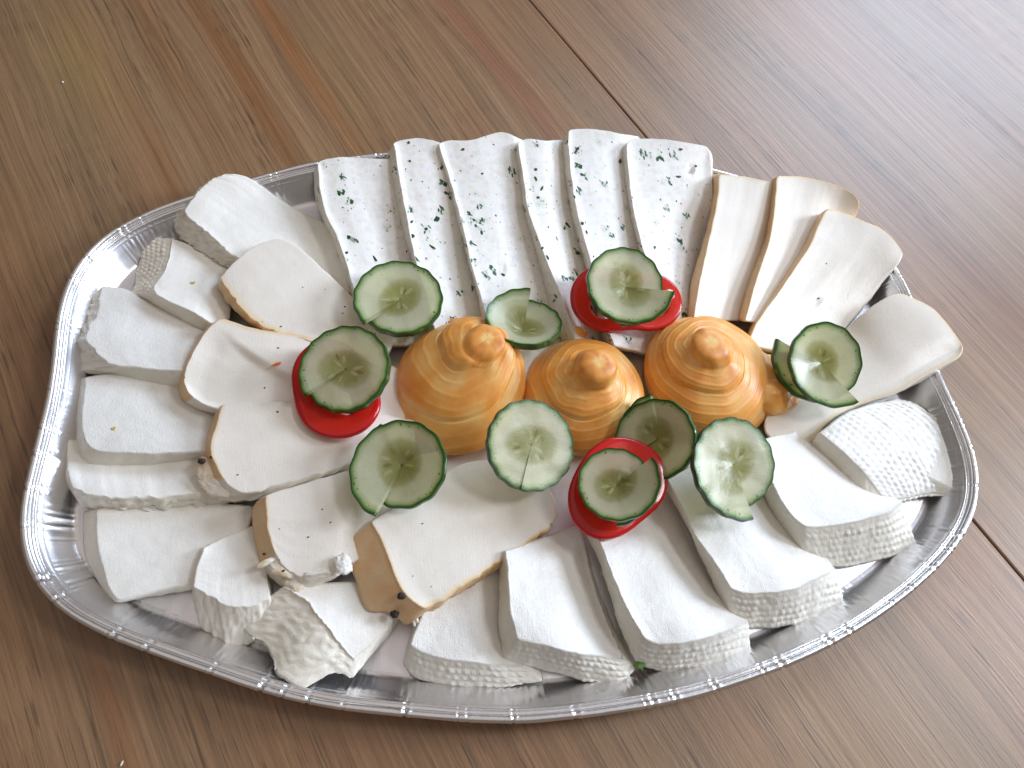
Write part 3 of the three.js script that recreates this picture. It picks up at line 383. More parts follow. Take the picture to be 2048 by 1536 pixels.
// ---------- smoked slices with cracked pepper, the inner left ring ----------
const MR = { mat: smokedMat, rindMat, rough: 0.14, wave: 0.3 };
const pep1 = slab('peppered_smoked_slice', 'farthest peppered smoked slice, its yellowish rough edge facing the lower left', { ...MR, seed: 41, rind: [0], tint: rindColor(41), edgeTint: nearRind([0]), ragged: [0],
  T: [[-70.2, 17, -7.3, 1], [-99, 22, -18.2], [-129.9, 23, -30.7], [-144.3, 24, -48.8], [-150.2, 24, -58, 1], [-141.5, 25, -69.3], [-134.3, 25, -76.9], [-122, 25, -82.9, 1], [-115.9, 24, -81], [-98.1, 21, -64.2], [-86, 18, -51.8], [-62.7, 14, -24.8, 1]],
  B: [[-70.7, 8, -9.4, 1], [-100, 14, -19.5], [-133.7, 14, -34.9], [-151.3, 15, -55.7], [-154.1, 15, -62, 1], [-140.1, 16, -75.1], [-124.4, 17, -86.6, 1], [-99.2, 13, -67.4], [-63, 6, -28, 1]] });
const pep2 = slab('peppered_smoked_slice', 'peppered smoked slice with a curved knife crease, left of the red pepper', { ...MR, seed: 42, rind: [1, 2], tint: rindColor(42), edgeTint: nearRind([2]), warp: (a, b) => -2.4 * smoothstep(a * 1.0 + (1 - b) * 0.8, 0.98, 1.06) * smoothstep(1 - b, 0.1, 0.4),
  T: [[-58.5, 14, 20.6, 1], [-96, 20, 15.2], [-145.6, 23, 15.4], [-158, 23, 8.1, 1], [-161.6, 23, -0.5], [-159.4, 24, -13.1], [-153.1, 25, -26.6], [-147.1, 25, -34, 1], [-129.5, 24, -27.4], [-102.8, 22, -22.9], [-58, 14, -7.1, 1]],
  B: [[-58.8, 6, 18.5, 1], [-97, 12, 12.6], [-148.7, 14, 13.5], [-164.3, 13, 5.8, 1], [-166.8, 13, -4.6], [-163.9, 14, -19], [-157.6, 14, -33], [-150.8, 16, -38, 1], [-120.3, 13, -29.5], [-58.2, 6, -10, 1]] });
const pep3 = slab('peppered_smoked_slice', 'peppered smoked slice with a torn lump and peppercorns at its left corner', { ...MR, seed: 43, rind: [1], tint: rindColor(43), edgeTint: nearRind([1]), ragged: [0],
  T: [[-54.1, 17, 37.8, 1], [-77, 22, 45], [-84.3, 23, 46.8], [-116.9, 24, 55.3], [-131.5, 24, 57.8], [-140, 25, 50.3, 1], [-145.6, 26, 37.3], [-144.1, 26, 25], [-142.1, 26, 14.1, 1], [-124.9, 26, 13.8], [-107.3, 25, 13.8], [-53.7, 16, 21.7, 1]],
  B: [[-54.3, 9, 36.5, 1], [-77.6, 14, 44], [-125.7, 15, 58.5], [-134.9, 14, 57.9], [-147.5, 13, 54.2], [-152.8, 14, 41.8, 1], [-151.4, 15, 32.3], [-148.5, 16, 17.6], [-146, 17, 11.7, 1], [-113.4, 14, 9.1], [-53.8, 8, 19.3, 1]] });
const pep4 = slab('peppered_smoked_slice', 'peppered smoked slice with two torn lumps and a white curl along its lower end', { ...MR, seed: 44, rind: [1], tint: rindColor(44), edgeTint: nearRind([1]), ragged: [0],
  T: [[-44, 16, 77, 1], [-80.9, 20, 89.4], [-90.6, 22, 95], [-105.7, 22, 95.7], [-115.6, 24, 85.1, 1], [-118.5, 25, 75.4], [-119.3, 26, 66.7], [-120.3, 26, 59.8, 1], [-101.9, 26, 54.7], [-83.4, 25, 49.5], [-42.4, 18, 38.8, 1], [-41, 17, 60.8]],
  B: [[-43.9, 8, 76.4, 1], [-80.9, 12, 89.6], [-104.1, 12, 100.8], [-110.3, 12, 98.9], [-122.5, 14, 88.6, 1], [-125.4, 15, 76.5], [-127, 16, 63], [-125.1, 17, 58.7, 1], [-97.9, 15, 49.8], [-42.3, 9, 37.1, 1], [-40.8, 8, 58.9]] });
const pep5 = slab('peppered_smoked_slice', 'nearest peppered smoked slice with broad tan rind and two black peppercorns', { ...MR, seed: 45, n: 54, rind: [0, 1], tint: rindColor(45), edgeTint: nearRind([0, 1, 3]), ragged: [0],
  T: [[6.8, 20, 78.8, 1], [-14.8, 21, 92.2], [-25.7, 22, 98.4], [-37.2, 23, 105.7], [-49.1, 23, 112.7], [-53.3, 24, 112.8, 1], [-57.6, 25, 109.8], [-62, 26, 104.8], [-66.4, 27, 93.9], [-71.6, 27, 80.1], [-74.8, 27, 74.7, 1], [-54.6, 25, 61.8], [-31.2, 22, 47.3], [-12.3, 20, 46.1, 1], [3.6, 19, 55.3], [9.8, 19, 67.9], [9.8, 19, 73.9]],
  B: [[6.8, 12, 78.2, 1], [-14, 12, 92.1], [-36.9, 13, 105.6], [-49.1, 14, 112.3], [-60.2, 14, 117.6, 1], [-67.2, 15, 111.7], [-76.3, 15, 110.2], [-81.8, 16, 96.4], [-87.6, 18, 81.8, 1], [-57, 15, 58.1], [-11.3, 11, 43.8, 1], [10.3, 10, 66.1]] });
for (const [o, list] of [[herb2, [[[-38.9, 22, -97.9], 4.2, 3, 60], [[-51.4, 20, -82.2], 3.4, 3.2, 20], [[-41.6, 18, -77.8], 4.6, 1, -40], [[-52.3, 26, -147.9], 1.6, 1.6, 10], [[-51.6, 24, -133.9], 1.6, 1, -60], [[-51.6, 20, -91.4], 2.4, 1.3, 50]]],
  [herb1, [[[-71.9, 16, -72.9], 5.2, 1.2, -55], [[-86.5, 18, -73.3], 2.6, 1.3, 20]]], [herb3, [[[-21, 24, -142.7], 2, 1.7, 0], [[-11.9, 22, -126], 1.3, 1.2, 0], [[-5.1, 16, -60.7], 2.4, 1.6, -40]]],
  [herb4, [[[18.8, 22, -130.1], 1.8, 1.8, 0], [[18.8, 21, -120.8], 4, 1.1, -75], [[22, 20, -116.8], 3.6, 1.1, 62], [[19, 20, -109.9], 2, 1.3, 20], [[18.4, 20, -68.3], 3.6, 1.6, -65], [[17.2, 20, -73.3], 2, 1.2, 50]]],
  [herb5, [[[42.1, 20, -89.2], 2.6, 2.2, 10], [[43.2, 20, -84.3], 2.6, 0.9, -80], [[37.5, 21, -106.7], 2.4, 0.9, -75]]], [herb6, [[[107.3, 26, -142.7], 2.8, 1.6, -10], [[104, 24, -125.8], 3.4, 1.5, -5], [[81.1, 19, -76.8], 2.4, 0.9, 70], [[115.5, 25, -134.6], 1.6, 1.6, 10]]]]) list.forEach((f, k) => flake(o, ...f, k + list.length));
for (const [o, list] of [[pep3, [[[-148.9, 24, 41.6], 1.7], [[-144.3, 25, 40.3], 1.1]]], [pep5, [[[-61.5, 26, 107.5], 1.8], [[-64.8, 19, 113.3], 1.9]]], [pep4, [[[-119.5, 22, 85], 0.8], [[-111.2, 22, 92.8], 0.9]]]]) list.forEach(([p, r], k) => corn(o, p, r, k + 3));
{ // pepper specks too small to stand out
  const r = rng(77);
  for (const [o, pts] of [[pep1, [[-109, 22, -53], [-97.7, 20, -52.9], [-87.6, 18, -42.3], [-88.8, 18, -38.6], [-127.4, 23, -32.6], [-118.6, 23, -29.8]]], [pep2, [[-117.9, 23, -16.5], [-123.8, 22, 3.1], [-160.5, 23, -1.5], [-125.8, 22, 11.8]]], [pep3, [[-117.7, 25, 19.6], [-132.5, 25, 49.5]]], [pep4, [[-91, 24, 73.5], [-101.5, 24, 79.4], [-95.7, 24, 67.4], [-113, 24, 75.4]]], [pep5, [[-56.1, 25, 98.8], [-49.2, 24, 103.6], [-51.3, 25, 76.1]]], [smoke3, [[176.5, 23, -60.8], [168.2, 20, -40.2]]]])
    for (const p of pts) { const q = o.top(p[0], p[2]); corn(o, [q.x, q.y + 0.1, q.z], 0.22 + 0.3 * r(), q.x); }
}
const cream = (x, y, z) => { const k = clamp(0.5 + 0.9 * fbm(x / 6, y / 6, z / 6, 2), 0, 1); return [lerp(1, 0.95, k), lerp(0.95, 0.78, k), lerp(0.84, 0.54, k)]; };
tornBit(pep3, [[...[-147.8, 19, 44], 4.6, 3.2, 7, 20], [...[-142.5, 19, 52.4], 9, 2.8, 4, -25]], 5, rindMat, 'torn_edge', cream, 0.2);
tornBit(pep4, [[...[-111.6, 20, 91], 7.5, 2.4, 4, -25], [...[-107.3, 17, 96.1], 4.5, 2.4, 5, 30], [...[-118.3, 22, 88.8], 4.5, 1.2, 1.4, 25]], 6, rindMat, 'torn_edge', cream, 0.22);
tornBit(pep4, [[...[-96, 20, 95], 8, 3.5, 2.6, 8]], 16, smokedMat, 'torn_edge', null, 0.3);
tornBit(pep4, [[...[-85.9, 25, 92.6], 3.6, 2, 4.6, 25]], 7, freshMat, 'cheese_curl', null, 0.3);
tornBit(pep5, [[...[-57.1, 15, 113.4], 2.2, 2.6, 4, 10]], 8, smokedMat, 'torn_edge', null, 0.5);
tornBit(plain5, [[...[-183.1, 10, 55.5], 5, 2, 2.5, 3], [...[-173.6, 9, 57.1], 4.5, 1.8, 2, -5]], 12, freshMat, 'torn_edge', null, 0.6);
flake(plain4, [-190.9, 19, 21.2], 2.4, 1.7, 0, 3, fleckMat, 'yellow_fleck'); flake(plain2, [-165, 16, -60.9], 3.2, 1.7, 10, 4, fleckMat, 'yellow_fleck');


// ---------- pastry swirls ----------
const pastryMat = new THREE.MeshPhysicalMaterial({ name: 'glazed pastry', vertexColors: true, roughness: 0.42, clearcoat: 0.25, clearcoatRoughness: 0.3, bumpMap: curdBump({ streak: 0, mid: 0.4, fine: 0.5, pit: 0.3 }), bumpScale: 0.00015 });
const golden = (k) => { const a = [0.94, 0.63, 0.22], b = [0.89, 0.385, 0.072], c = [0.66, 0.21, 0.03], f = (p, q, t) => p.map((v, i) => lerp(v, q[i], t)); return k < 0.5 ? f(a, b, k * 2) : f(b, c, (k - 0.5) * 2); };
function swirl(label, base, tip, R, opt) {                                   // base centre and nub tip in mm, base radius
  const { turns = 5, seed = 1, phase = 0, extra, nub = 0.24, squash = 1, starts = 1, amp: A0 = 0.05, neck = 0.8 } = opt, o = thing('pastry_swirl', label, 'pastry'); baseAt(o, [base[0] * MM, base[1] * MM, base[2] * MM]);
  const ax = new V3(tip[0] - base[0], tip[1] - base[1], tip[2] - base[2]), H = ax.length();
  const P = [[0.80, 0], [0.94, 0.06], [1.0, 0.18], [0.99, 0.34], [0.94, 0.49], [0.86, 0.62], [0.74, 0.74], [0.60, 0.84], [0.46, 0.93], [0.36, 1.0]].map(([r, y]) => [r, y * neck]).concat([[0.315, 0.16], [0.295, 0.38], [0.272, 0.62], [0.232, 0.84], [0.16, 0.965], [0.07, 1.0], [0, 1.0]].map(([r, y]) => [r, neck + (1 - neck) * y])).map(([r, y]) => new V3(r > 0.3 ? r : r * nub / 0.24, y, 0));
  const cur = new THREE.CatmullRomCurve3(P, false, 'centripetal'), NS = 280, NA = 320, pts = cur.getSpacedPoints(NS), pos = [], idx = [], uv = [], col = [];
  for (let i = 0; i <= NS; i++) for (let j = 0; j < NA; j++) {
    const s = i / NS, th = j / NA * 2 * Math.PI, fade = smoothstep(s, 0.02, 0.25) * (1 - smoothstep(s, 0.76, 0.83));
    const wob = 0.35 * noise(Math.cos(th) * 1.2, Math.sin(th) * 1.2, s * 3 + seed), ph = turns * Math.pow(s, 0.9) + starts * th / (2 * Math.PI) + phase + wob * 0.3, f = ph - Math.floor(ph);
    const coil = smoothstep(f, 0, 0.14) * (1 - 0.8 * smoothstep(f, 0.2, 1)), line = Math.pow(0.5 + 0.5 * Math.cos(2 * Math.PI * (ph * 4 + 0.3 * noise(Math.cos(th) * 2, Math.sin(th) * 2, s * 5 + seed))), 4) - 0.3;
    const amp = A0 * fade * (0.35 + 0.65 * smoothstep(s, 0.2, 0.7)), disp = amp * (coil - 0.7) + 0.006 * fade * line + 0.025 * (1 - smoothstep(s, 0.8, 0.92)) * noise(Math.cos(th) * 1.5 + seed, Math.sin(th) * 1.5, s * 2.5);
    const a = pts[Math.max(0, i - 1)], b = pts[Math.min(NS, i + 1)], t = new V3(b.x - a.x, b.y - a.y, 0).normalize(), r = Math.max(0, pts[i].x + t.y * disp), y = pts[i].y - t.x * disp * (R / H);
    // the axis leans progressively towards the tip
    const lean = Math.pow(clamp(y, 0, 1.02), 1.2), cx = ax.x * lean, cz = ax.z * lean;
    pos.push((cx + r * R * Math.cos(th)) * MM, y * ax.y * MM, (cz + r * R * Math.sin(th) * squash) * MM); uv.push(th / 6.283 * 4, s * 2);
    const base2 = s < 0.1 ? 0.25 * (1 - s / 0.1) : 0, k = clamp(0.44 + 0.28 * (coil - 0.6) * fade - 0.08 * line * fade - 0.2 * fade * Math.exp(-(((f - 0.1) / 0.05) ** 2)) - base2 + 0.35 * fbm(Math.cos(th) * 1.7 + seed, s * 4, Math.sin(th) * 1.7, 3) + (s > 0.8 ? 0.22 * smoothstep(s, 0.8, 0.84) * (1 - smoothstep(s, 0.92, 0.955)) - 0.32 * smoothstep(s, 0.93, 0.97) : 0), 0, 1); col.push(...golden(k));
  }
  for (let i = 0; i < NS; i++) for (let j = 0; j < NA; j++) { const a = i * NA + j, b = i * NA + (j + 1) % NA; idx.push(a, a + NA, b, b, a + NA, b + NA); }
  const c = pos.length / 3; pos.push(0, 0, 0); uv.push(0, 0); col.push(...golden(0.4)); for (let j = 0; j < NA; j++) idx.push(j, (j + 1) % NA, c);
  part('swirled_body', indexed(pos, idx, uv, col), pastryMat, o);
  if (extra) for (const [nm, list, sd, k0] of extra) tornBit(o, list, sd, pastryMat, nm, (x, y, z) => golden(clamp(k0 + 0.5 * fbm(x / 7, y / 7, z / 7, 3), 0, 1)), 0.18);
  return o;
}
swirl('left pastry swirl, largest and leaning right, with an orange flap behind it', [-35.3, 3, 5.2], [-18.1, 42, -7.7], 32, { neck: 0.9, turns: 2.6, seed: 2, phase: 0.3, squash: 1.04, starts: 2, amp: 0.11, extra: [['baked_edge', [[...[-33, 14, -31.4], 13, 5, 5.5, -28], [...[-12.9, 14, -20.2], 8, 6, 8, 0]], 21, 0.55]] });
swirl('middle pastry swirl, smallest of the three, between the other two', [30.6, 3, 10.2], [33.5, 45, 8.9], 31.5, { neck: 0.74, turns: 3.1, amp: 0.08, seed: 5, phase: 0.1, nub: 0.27, extra: [['baked_edge', [[...[31, 17, -23.7], 5.5, 4, 4, 0]], 22, 0.5]] });
swirl('right pastry swirl, broadest with a blunt tip and a baked lump on its right', [101.3, 3, 1.7], [91.2, 43, -1.4], 35, { neck: 0.8, turns: 3.5, amp: 0.08, seed: 9, phase: 0.65, nub: 0.25, extra: [['baked_edge', [[...[127.7, 11, 13.4], 19, 12, 12, 12], [...[125.8, 12, 2.9], 15, 11, 14, 0]], 23, 0.42]] });

// ---------- red pepper ----------
const redSkin = new THREE.MeshPhysicalMaterial({ name: 'red pepper skin', color: new THREE.Color().setRGB(0.56, 0.010, 0.010), roughness: 0.18, specularIntensity: 0.8, clearcoat: 0.15, clearcoatRoughness: 0.1 });
const redFlesh = new THREE.MeshPhysicalMaterial({ name: 'red pepper flesh', color: new THREE.Color().setRGB(0.62, 0.022, 0.010), roughness: 0.3, specularIntensity: 0.35, bumpMap: freshBump, bumpScale: 0.0002 });
const ribMat = new THREE.MeshPhysicalMaterial({ name: 'pale pepper rib', color: new THREE.Color().setRGB(0.80, 0.60, 0.48), roughness: 0.45 });
function frame(n, e) { const N = new V3(...n).normalize(), E = new V3(...e); E.addScaledVector(N, -E.dot(N)).normalize(); return { N, E, F: new V3().crossVectors(N, E) }; }
function pepperRing(label, c, n, e, opt) {                                   // a lobed ring cut across the pepper: skin outside, flesh on the cut faces
  const { r, wall, th = 6, lobes, seed, ribs = [] } = opt, { N, E, F } = frame(n, e), o = thing('red_pepper_slice', label, 'pepper slice'); baseAt(o, c.map((v) => v * MM));
  const NA = 160, prof = []; for (let k = 0; k < 16; k++) { const a = k / 16 * 2 * Math.PI; prof.push([0.5 + 0.5 * Math.sign(Math.cos(a)) * Math.abs(Math.cos(a)) ** 0.55, 0.5 * Math.sign(Math.sin(a)) * Math.abs(Math.sin(a)) ** 0.45]); }
  const pos = [], uv = [], skin = [], flesh = [];
  for (let i = 0; i < NA; i++) for (const [q, h] of prof) {
    const a = i / NA * 2 * Math.PI, ro = r * lobes(a), ri = ro - wall * (1 + 0.35 * noise(Math.cos(a) * 1.5, Math.sin(a) * 1.5, seed)) * (1 + 0.2 * Math.cos(3 * a + seed)), R = lerp(ri, ro, q), y = h * th + 1.2 * noise(Math.cos(a) * 1.2 + seed, Math.sin(a) * 1.2, 4);
    const v = E.clone().multiplyScalar(R * Math.cos(a)).addScaledVector(F, R * Math.sin(a)).addScaledVector(N, y); pos.push(v.x * MM, v.y * MM, v.z * MM); uv.push(R * Math.cos(a) / 40, R * Math.sin(a) / 40);
  }
  for (let i = 0; i < NA; i++) for (let k = 0; k < 16; k++) { const j = (i + 1) % NA, l = (k + 1) % 16, a = i * 16 + k, b = j * 16 + k, d = i * 16 + l, e2 = j * 16 + l, L = prof[k][0] + prof[l][0] > 1.5 ? skin : flesh; L.push(a, b, d, b, e2, d); }
  const g = indexed(pos, [...skin, ...flesh], uv); part('skin', pick(g, skin), redSkin, o); part('flesh', pick(g, flesh), redFlesh, o);
  for (const [x, y, z, rx, ry, rz, t] of ribs) tornBit(o, [[x, y, z, rx, ry, rz, t]], seed, ribMat, 'seed_rib', null, 0.3);
  return o;
}
const lob = (n, k, p, m = 0.06) => (a) => 1 + k * Math.cos(n * a + p) + m * Math.cos(a * (n + 1) - p);
pepperRing('red pepper ring with two lobes under a cucumber slice, left of the pastries', [-89.9, 29, 11.2], [-0.1, 1, 0.05], [1, 0, 0], { r: 24.5, wall: 14, th: 3.6, seed: 1, lobes: (a) => 0.92 + 0.17 * Math.cos(2 * (a - 1.97)) - 0.05 * Math.cos(a + 0.5) + 0.05 * Math.cos(3 * a + 1) });
pepperRing('red pepper ring with bright lobes on both sides of a cucumber curl, behind the pastries', [57.1, 27, -37.6], [0.05, 1, 0.25], [1, 0, 0], { r: 26, wall: 10, th: 4, seed: 4, lobes: (a) => 0.90 + 0.26 * Math.cos(2 * (a + 0.05)) + 0.03 * Math.cos(3 * a), ribs: [[...[78.7, 31, -37.5], 4, 2, 3, 30]] });
pepperRing('red pepper slice under the small cucumber curl, in front of the middle pastry', [37.2, 28, 64.8], [0.05, 1, 0.15], [1, 0, 0], { r: 23.5, wall: 17, th: 3.6, seed: 7, lobes: (a) => 0.98 + 0.14 * Math.cos(2 * (a - 0.72)) + 0.04 * Math.cos(3 * a + 0.4) });

// ---------- cucumber ----------
function fleshMap(seed) {
  const S = 512, cv = document.createElement('canvas'); cv.width = cv.height = S; const g = cv.getContext('2d'), r = rng(seed * 31 + 9), c = S / 2;
  g.fillStyle = '#5f8f38'; g.fillRect(0, 0, S, S);
  let q = g.createRadialGradient(c, c, 0, c, c, c); q.addColorStop(0, '#b8b484'); q.addColorStop(0.3, '#c6c298'); q.addColorStop(0.42, '#e0e0c0'); q.addColorStop(0.80, '#e6e8c8'); q.addColorStop(0.89, '#c8d2a2'); q.addColorStop(0.935, '#6f9f42'); q.addColorStop(0.965, '#2c5c22'); q.addColorStop(1, '#1d4518'); g.fillStyle = q; g.beginPath(); g.arc(c, c, c, 0, 7); g.fill();
  g.save(); g.translate(c, c); g.rotate(seed * 1.3);
  q = g.createRadialGradient(0, 0, 0, 0, 0, c * 0.66); q.addColorStop(0, 'rgba(168,168,92,0.8)'); q.addColorStop(0.55, 'rgba(166,168,92,0.75)'); q.addColorStop(0.82, 'rgba(168,168,104,0.5)'); q.addColorStop(1, 'rgba(190,195,130,0)'); g.fillStyle = q; g.scale(1, 0.72); g.beginPath(); g.arc(0, 0, c * 0.66, 0, 7); g.fill(); g.scale(1, 1 / 0.72);
  for (let s = 0; s < 13; s++) { const a = Math.floor(s / 4) * 2.094 + (s % 4 - 1.5) * 0.34 + 0.2 * (r() - 0.5), d = c * (0.2 + 0.2 * r()); g.save(); g.translate(Math.cos(a) * d, Math.sin(a) * d * 0.8); g.rotate(a); g.fillStyle = ['rgba(222,220,168,0.5)', 'rgba(128,116,52,0.45)', 'rgba(236,234,200,0.45)', 'rgba(160,168,66,0.45)'][s % 4]; g.beginPath(); g.ellipse(0, 0, c * (0.07 + 0.05 * r()), c * (0.022 + 0.02 * r()), 0, 0, 7); g.fill(); g.restore(); }
  g.restore();
  for (let i = 0; i < 26; i++) { const a = r() * 6.28, d = c * (0.86 + 0.05 * r()); g.fillStyle = `rgba(80,110,40,${0.25 + 0.5 * r()})`; g.beginPath(); g.arc(c + Math.cos(a) * d, c + Math.sin(a) * d, 2 + 4 * r(), 0, 7); g.fill(); }
  for (let i = 0; i < 500; i++) { const a = r() * 6.28, d = c * 0.8 * r(); g.strokeStyle = r() < 0.5 ? 'rgba(235,240,215,0.12)' : 'rgba(150,165,100,0.12)'; g.lineWidth = 2; g.beginPath(); g.moveTo(c + Math.cos(a) * d, c + Math.sin(a) * d); g.lineTo(c + Math.cos(a) * (d + 30), c + Math.sin(a) * (d + 30)); g.stroke(); }
  const t = new THREE.CanvasTexture(cv); t.colorSpace = THREE.SRGBColorSpace; return t;
}
const fleshMats = [1, 2, 3, 4].map((k) => new THREE.MeshPhysicalMaterial({ name: 'cucumber flesh', map: fleshMap(k), roughness: 0.26, transmission: 0.5, thickness: 0, bumpMap: freshBump, bumpScale: 0.00015, specularIntensity: 0.75 }));
const peelMat = new THREE.MeshPhysicalMaterial({ name: 'cucumber peel', vertexColors: true, roughness: 0.3, clearcoat: 0.4, clearcoatRoughness: 0.15 });
// a slice cut once from centre to edge and twisted so that its ends slide over each other
function curl(label, c, n, e, opt) {
  const { r, start = 0, span = 400, lift = 4, cup = 1, drift = [0, 0], th = 3.4, seed = 1, tail = [0, 0], head = [0, 0], bend = 0 } = opt, { N, E, F } = frame(n, e), o = thing('cucumber_slice', label, 'cucumber slice'); baseAt(o, c.map((v) => v * MM));
  const NT2 = 120, NR = 26, S = span * Math.PI / 180, k = Math.min(1, 2 * Math.PI / S), slope = cup * 0.26 * Math.sqrt(Math.max(0, 1 - k * k)), pos = [], uv = [], idxF = [], idxP = [], col = [];
  const facet = (m) => 1 + 0.012 * Math.cos(17 * m + seed) + 0.012 * noise(Math.cos(m) * 2, Math.sin(m) * 2, seed);
  const point = (t, q, h) => {
    const a = start * Math.PI / 180 + (t - 0.5) * S, m = t * 2 * Math.PI, R = r * facet(m) * q, et = Math.pow(clamp((t - 0.8) / 0.2, 0, 1), 1.6), eh = Math.pow(clamp((0.2 - t) / 0.2, 0, 1), 1.6);
    const x = R * Math.cos(a) + r * (drift[0] * (t - 0.5) + (tail[0] * et)) * q, y = R * Math.sin(a) + r * drift[1] * (t - 0.5) * q;
    const z = R * slope + (t - 0.5) * lift * (0.04 + 0.96 * Math.pow(q, 0.8)) + (tail[1] * et + head[1] * eh) * q * q + bend * q * q * r * Math.cos(2 * a) + 0.4 * noise(x / 9 + seed, y / 9, 2) + h;
    return E.clone().multiplyScalar(x).addScaledVector(F, y).addScaledVector(N, z);
  };
  const put = (v, u, w, cc) => { pos.push(v.x * MM, v.y * MM, v.z * MM); uv.push(u, w); col.push(...cc); return pos.length / 3 - 1; };
  const wh = [1, 1, 1], grid = [[], []];
  for (const b of [0, 1]) for (let i = 0; i <= NT2; i++) { const row = []; for (let j = 0; j <= NR; j++) { const q = 0.02 + 0.98 * j / NR, m = i / NT2 * 2 * Math.PI; row.push(put(point(i / NT2, q, (b ? -0.5 : 0.5) * th), 0.5 + 0.49 * q * Math.cos(m), 0.5 + 0.49 * q * Math.sin(m), wh)); } grid[b].push(row); }
  for (let i = 0; i < NT2; i++) for (let j = 0; j < NR; j++) for (const b of [0, 1]) { const G = grid[b], p = G[i][j], q = G[i][j + 1], s = G[i + 1][j + 1], t = G[i + 1][j]; if (b) idxF.push(p, s, q, p, t, s); else idxF.push(p, q, s, p, s, t); }
  for (const i of [0, NT2]) for (let j = 0; j < NR; j++) { const [p, q, s, t] = [grid[0][i][j], grid[0][i][j + 1], grid[1][i][j + 1], grid[1][i][j]].map((v) => put(new V3(pos[v * 3], pos[v * 3 + 1], pos[v * 3 + 2]).divideScalar(MM), uv[v * 2], uv[v * 2 + 1], wh)); if (i) idxF.push(p, q, s, p, s, t); else idxF.push(p, s, q, p, t, s); }
  const rim = []; for (let i = 0; i <= NT2 * 3; i++) { const t = i / NT2 / 3, m = t * 2 * Math.PI, row = [], pale = Math.pow(Math.max(0, Math.cos(8.5 * m + seed * 2 + 0.4 * noise(m * 3, seed))), 14), dk = 0.5 + 0.5 * noise(m * 6, seed * 3); for (let j = 0; j <= 6; j++) { const w = j / 6, bul = Math.sin(Math.PI * w), v = point(t, 0.985 + 0.032 * bul, (0.5 - w) * (th + 0.25)); const base = [lerp(0.012, 0.03, dk), lerp(0.052, 0.105, dk), lerp(0.012, 0.022, dk)]; const edge = Math.pow(Math.abs(2 * w - 1), 6) * 0.4; row.push(put(v, w, t * 10, base.map((x, i2) => lerp(x, [0.16, 0.30, 0.06][i2], Math.max(edge, pale * 0.6))))); } rim.push(row); }
  for (let i = 0; i + 1 < rim.length; i++) for (let j = 0; j < 6; j++) { const p = rim[i][j], q = rim[i][j + 1], s = rim[i + 1][j + 1], t = rim[i + 1][j]; idxP.push(p, q, s, p, s, t); }
  const g = indexed(pos, [...idxF, ...idxP], uv, col), fl = pick(g, idxF); fl.deleteAttribute('color');
  part('flesh', fl, fleshMats[seed % 4], o); part('peel', pick(g, idxP), peelMat, o); return o;
}
curl('cucumber curl resting behind the left pastry, wide glossy flap over its lower left', [-59.4, 26, -40.2], [-0.009, 0.999, 0.032], [0.992, 0.09, 0.085], { r: 21.3, seed: 1, start: 19, span: 414, lift: 8, drift: [-0.14, -0.2], th: 3.6 });
curl('cucumber slice lying on the two-lobed red pepper ring, left of the pastries', [-84.1, 38, 5.4], [-0.236, 0.962, 0.135], [0.992, 0.09, 0.085], { r: 20.8, seed: 2, start: 25, span: 380, lift: 4, drift: [-0.05, -0.05], th: 3.6 });
curl('large cucumber curl in front of the left pastry, pointed tail to the lower left', [-59.5, 33, 52], [-0.265, 0.947, 0.179], [0.992, 0.09, 0.085], { r: 20.6, seed: 3, start: 8, span: 480, lift: 10, drift: [-0.12, -0.36], th: 3.6 });
curl('upright oval cucumber slice with dark seeds between the left and middle pastries', [-2.7, 38, 46.9], [0.258, 0.931, 0.259], [0.992, 0.09, 0.085], { r: 20.6, seed: 4, start: 77, span: 364, lift: -1, th: 3.6 });
curl('folded cucumber curl wedged between the herb cheese and the left pastry', [1.6, 25, -19.7], [-0.007, 0.959, -0.283], [0.992, 0.09, 0.085], { r: 19.0, seed: 5, start: 295, span: 430, lift: -9, cup: 3, th: 3.6 });
curl('cucumber curl on the red pepper behind the pastries, pointed flap to the right', [53.7, 40, -35.9], [-0.024, 0.977, 0.211], [0.992, 0.09, 0.085], { r: 20.6, seed: 6, start: 130, span: 440, lift: 10, drift: [0.22, -0.12], th: 3.6 });
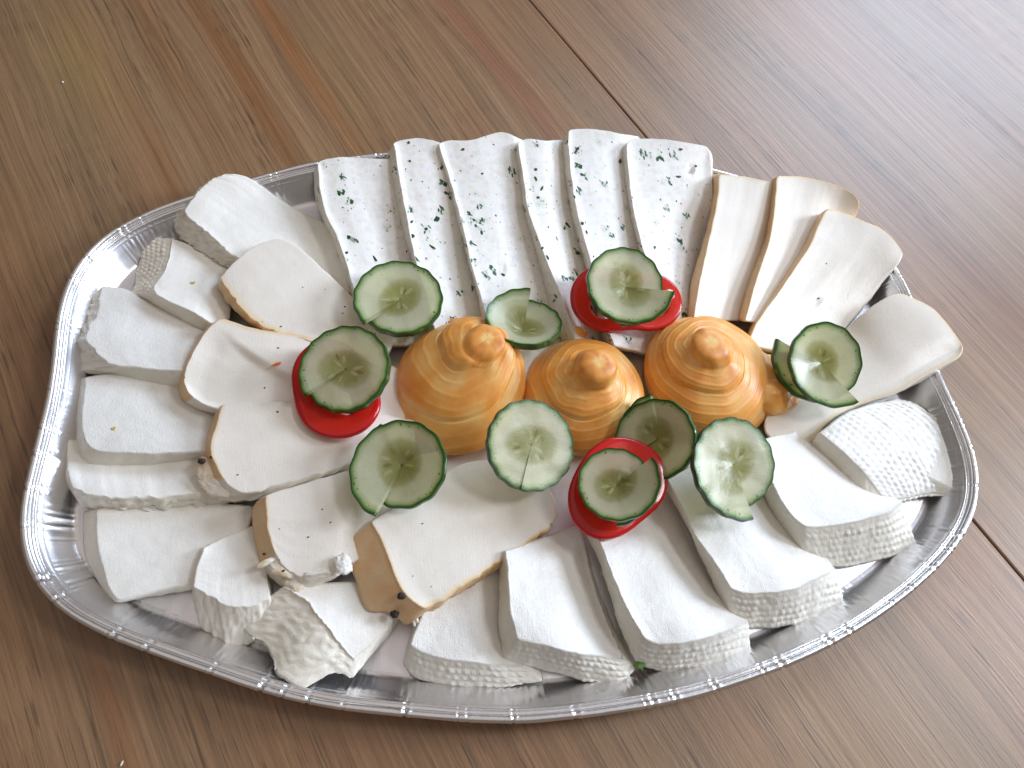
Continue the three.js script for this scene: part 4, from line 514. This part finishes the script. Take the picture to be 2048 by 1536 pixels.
curl('rightmost cucumber curl, beside the right pastry on the smoked slices', [152.1, 28, 4.6], [-0.023, 0.929, 0.368], [0.992, 0.09, 0.085], { r: 20.9, seed: 7, start: 45, span: 510, lift: 10, drift: [0.36, -0.2], th: 3.6 });
curl('cucumber slice half hidden by red pepper, between the middle and right pastries', [60.3, 30, 43.1], [-0.627, 0.746, 0.225], [0.992, 0.09, 0.085], { r: 19.5, seed: 8, start: 334, span: 470, lift: 8, drift: [0.05, -0.25], th: 3.6 });
curl('small cucumber curl lying on the near red pepper, its flap raised on the right', [34.5, 37, 67.8], [-0.226, 0.966, 0.122], [0.992, 0.09, 0.085], { r: 17.0, seed: 9, start: 155, span: 480, lift: 9, drift: [0.25, 0.1], th: 3.6 });
curl('strongly tilted cucumber curl on the fourth woven slice, thick peel to its left', [90.6, 34, 59.8], [0.191, 0.952, 0.238], [0.992, 0.09, 0.085], { r: 22.2, seed: 10, start: 92, span: 382, lift: 7, drift: [0.02, -0.3], th: 3.6 });

// ---------- small leavings ----------
{
  const bit = (name, label, cat, p, list, color, seed, rough = 0.5) => { const o = thing(name, label, cat); baseAt(o, p.map((v) => v * MM)); const g = blob(list.map((l) => [...p, ...l]), seed, 0.3, 8); placeIn(g, o); part('piece', g, new THREE.MeshPhysicalMaterial({ name, color: new THREE.Color().setRGB(...color), roughness: rough }), o); };
  bit('herb_leaf', 'small green leaf poking out between two woven slices at the near rim', 'herb leaf', [40.2, 8, 140], [[2.6, 0.8, 1.4, 10], [0.7, 0.6, 2.4, 20]], [0.10, 0.22, 0.03], 3);
  bit('pepper_shred', 'tiny orange shred lying on the creased peppered slice', 'shred', [-118.8, 24.6, -6.7], [[2.4, 0.5, 0.8, 22]], [0.8, 0.16, 0.03], 4);
  bit('crumb', 'white crumb on the bare table at the upper left', 'crumb', [-262.3, 0.5, -223.6], [[0.6, 0.4, 0.7, 0]], [0.8, 0.78, 0.74], 5);
  bit('crumb', 'pale crumb on the table at the lower left edge of the photo', 'crumb', [-174.2, 0.5, 160.7], [[0.45, 0.4, 1.1, -20]], [0.7, 0.66, 0.55], 6);
}


renderer.render(scene, camera);
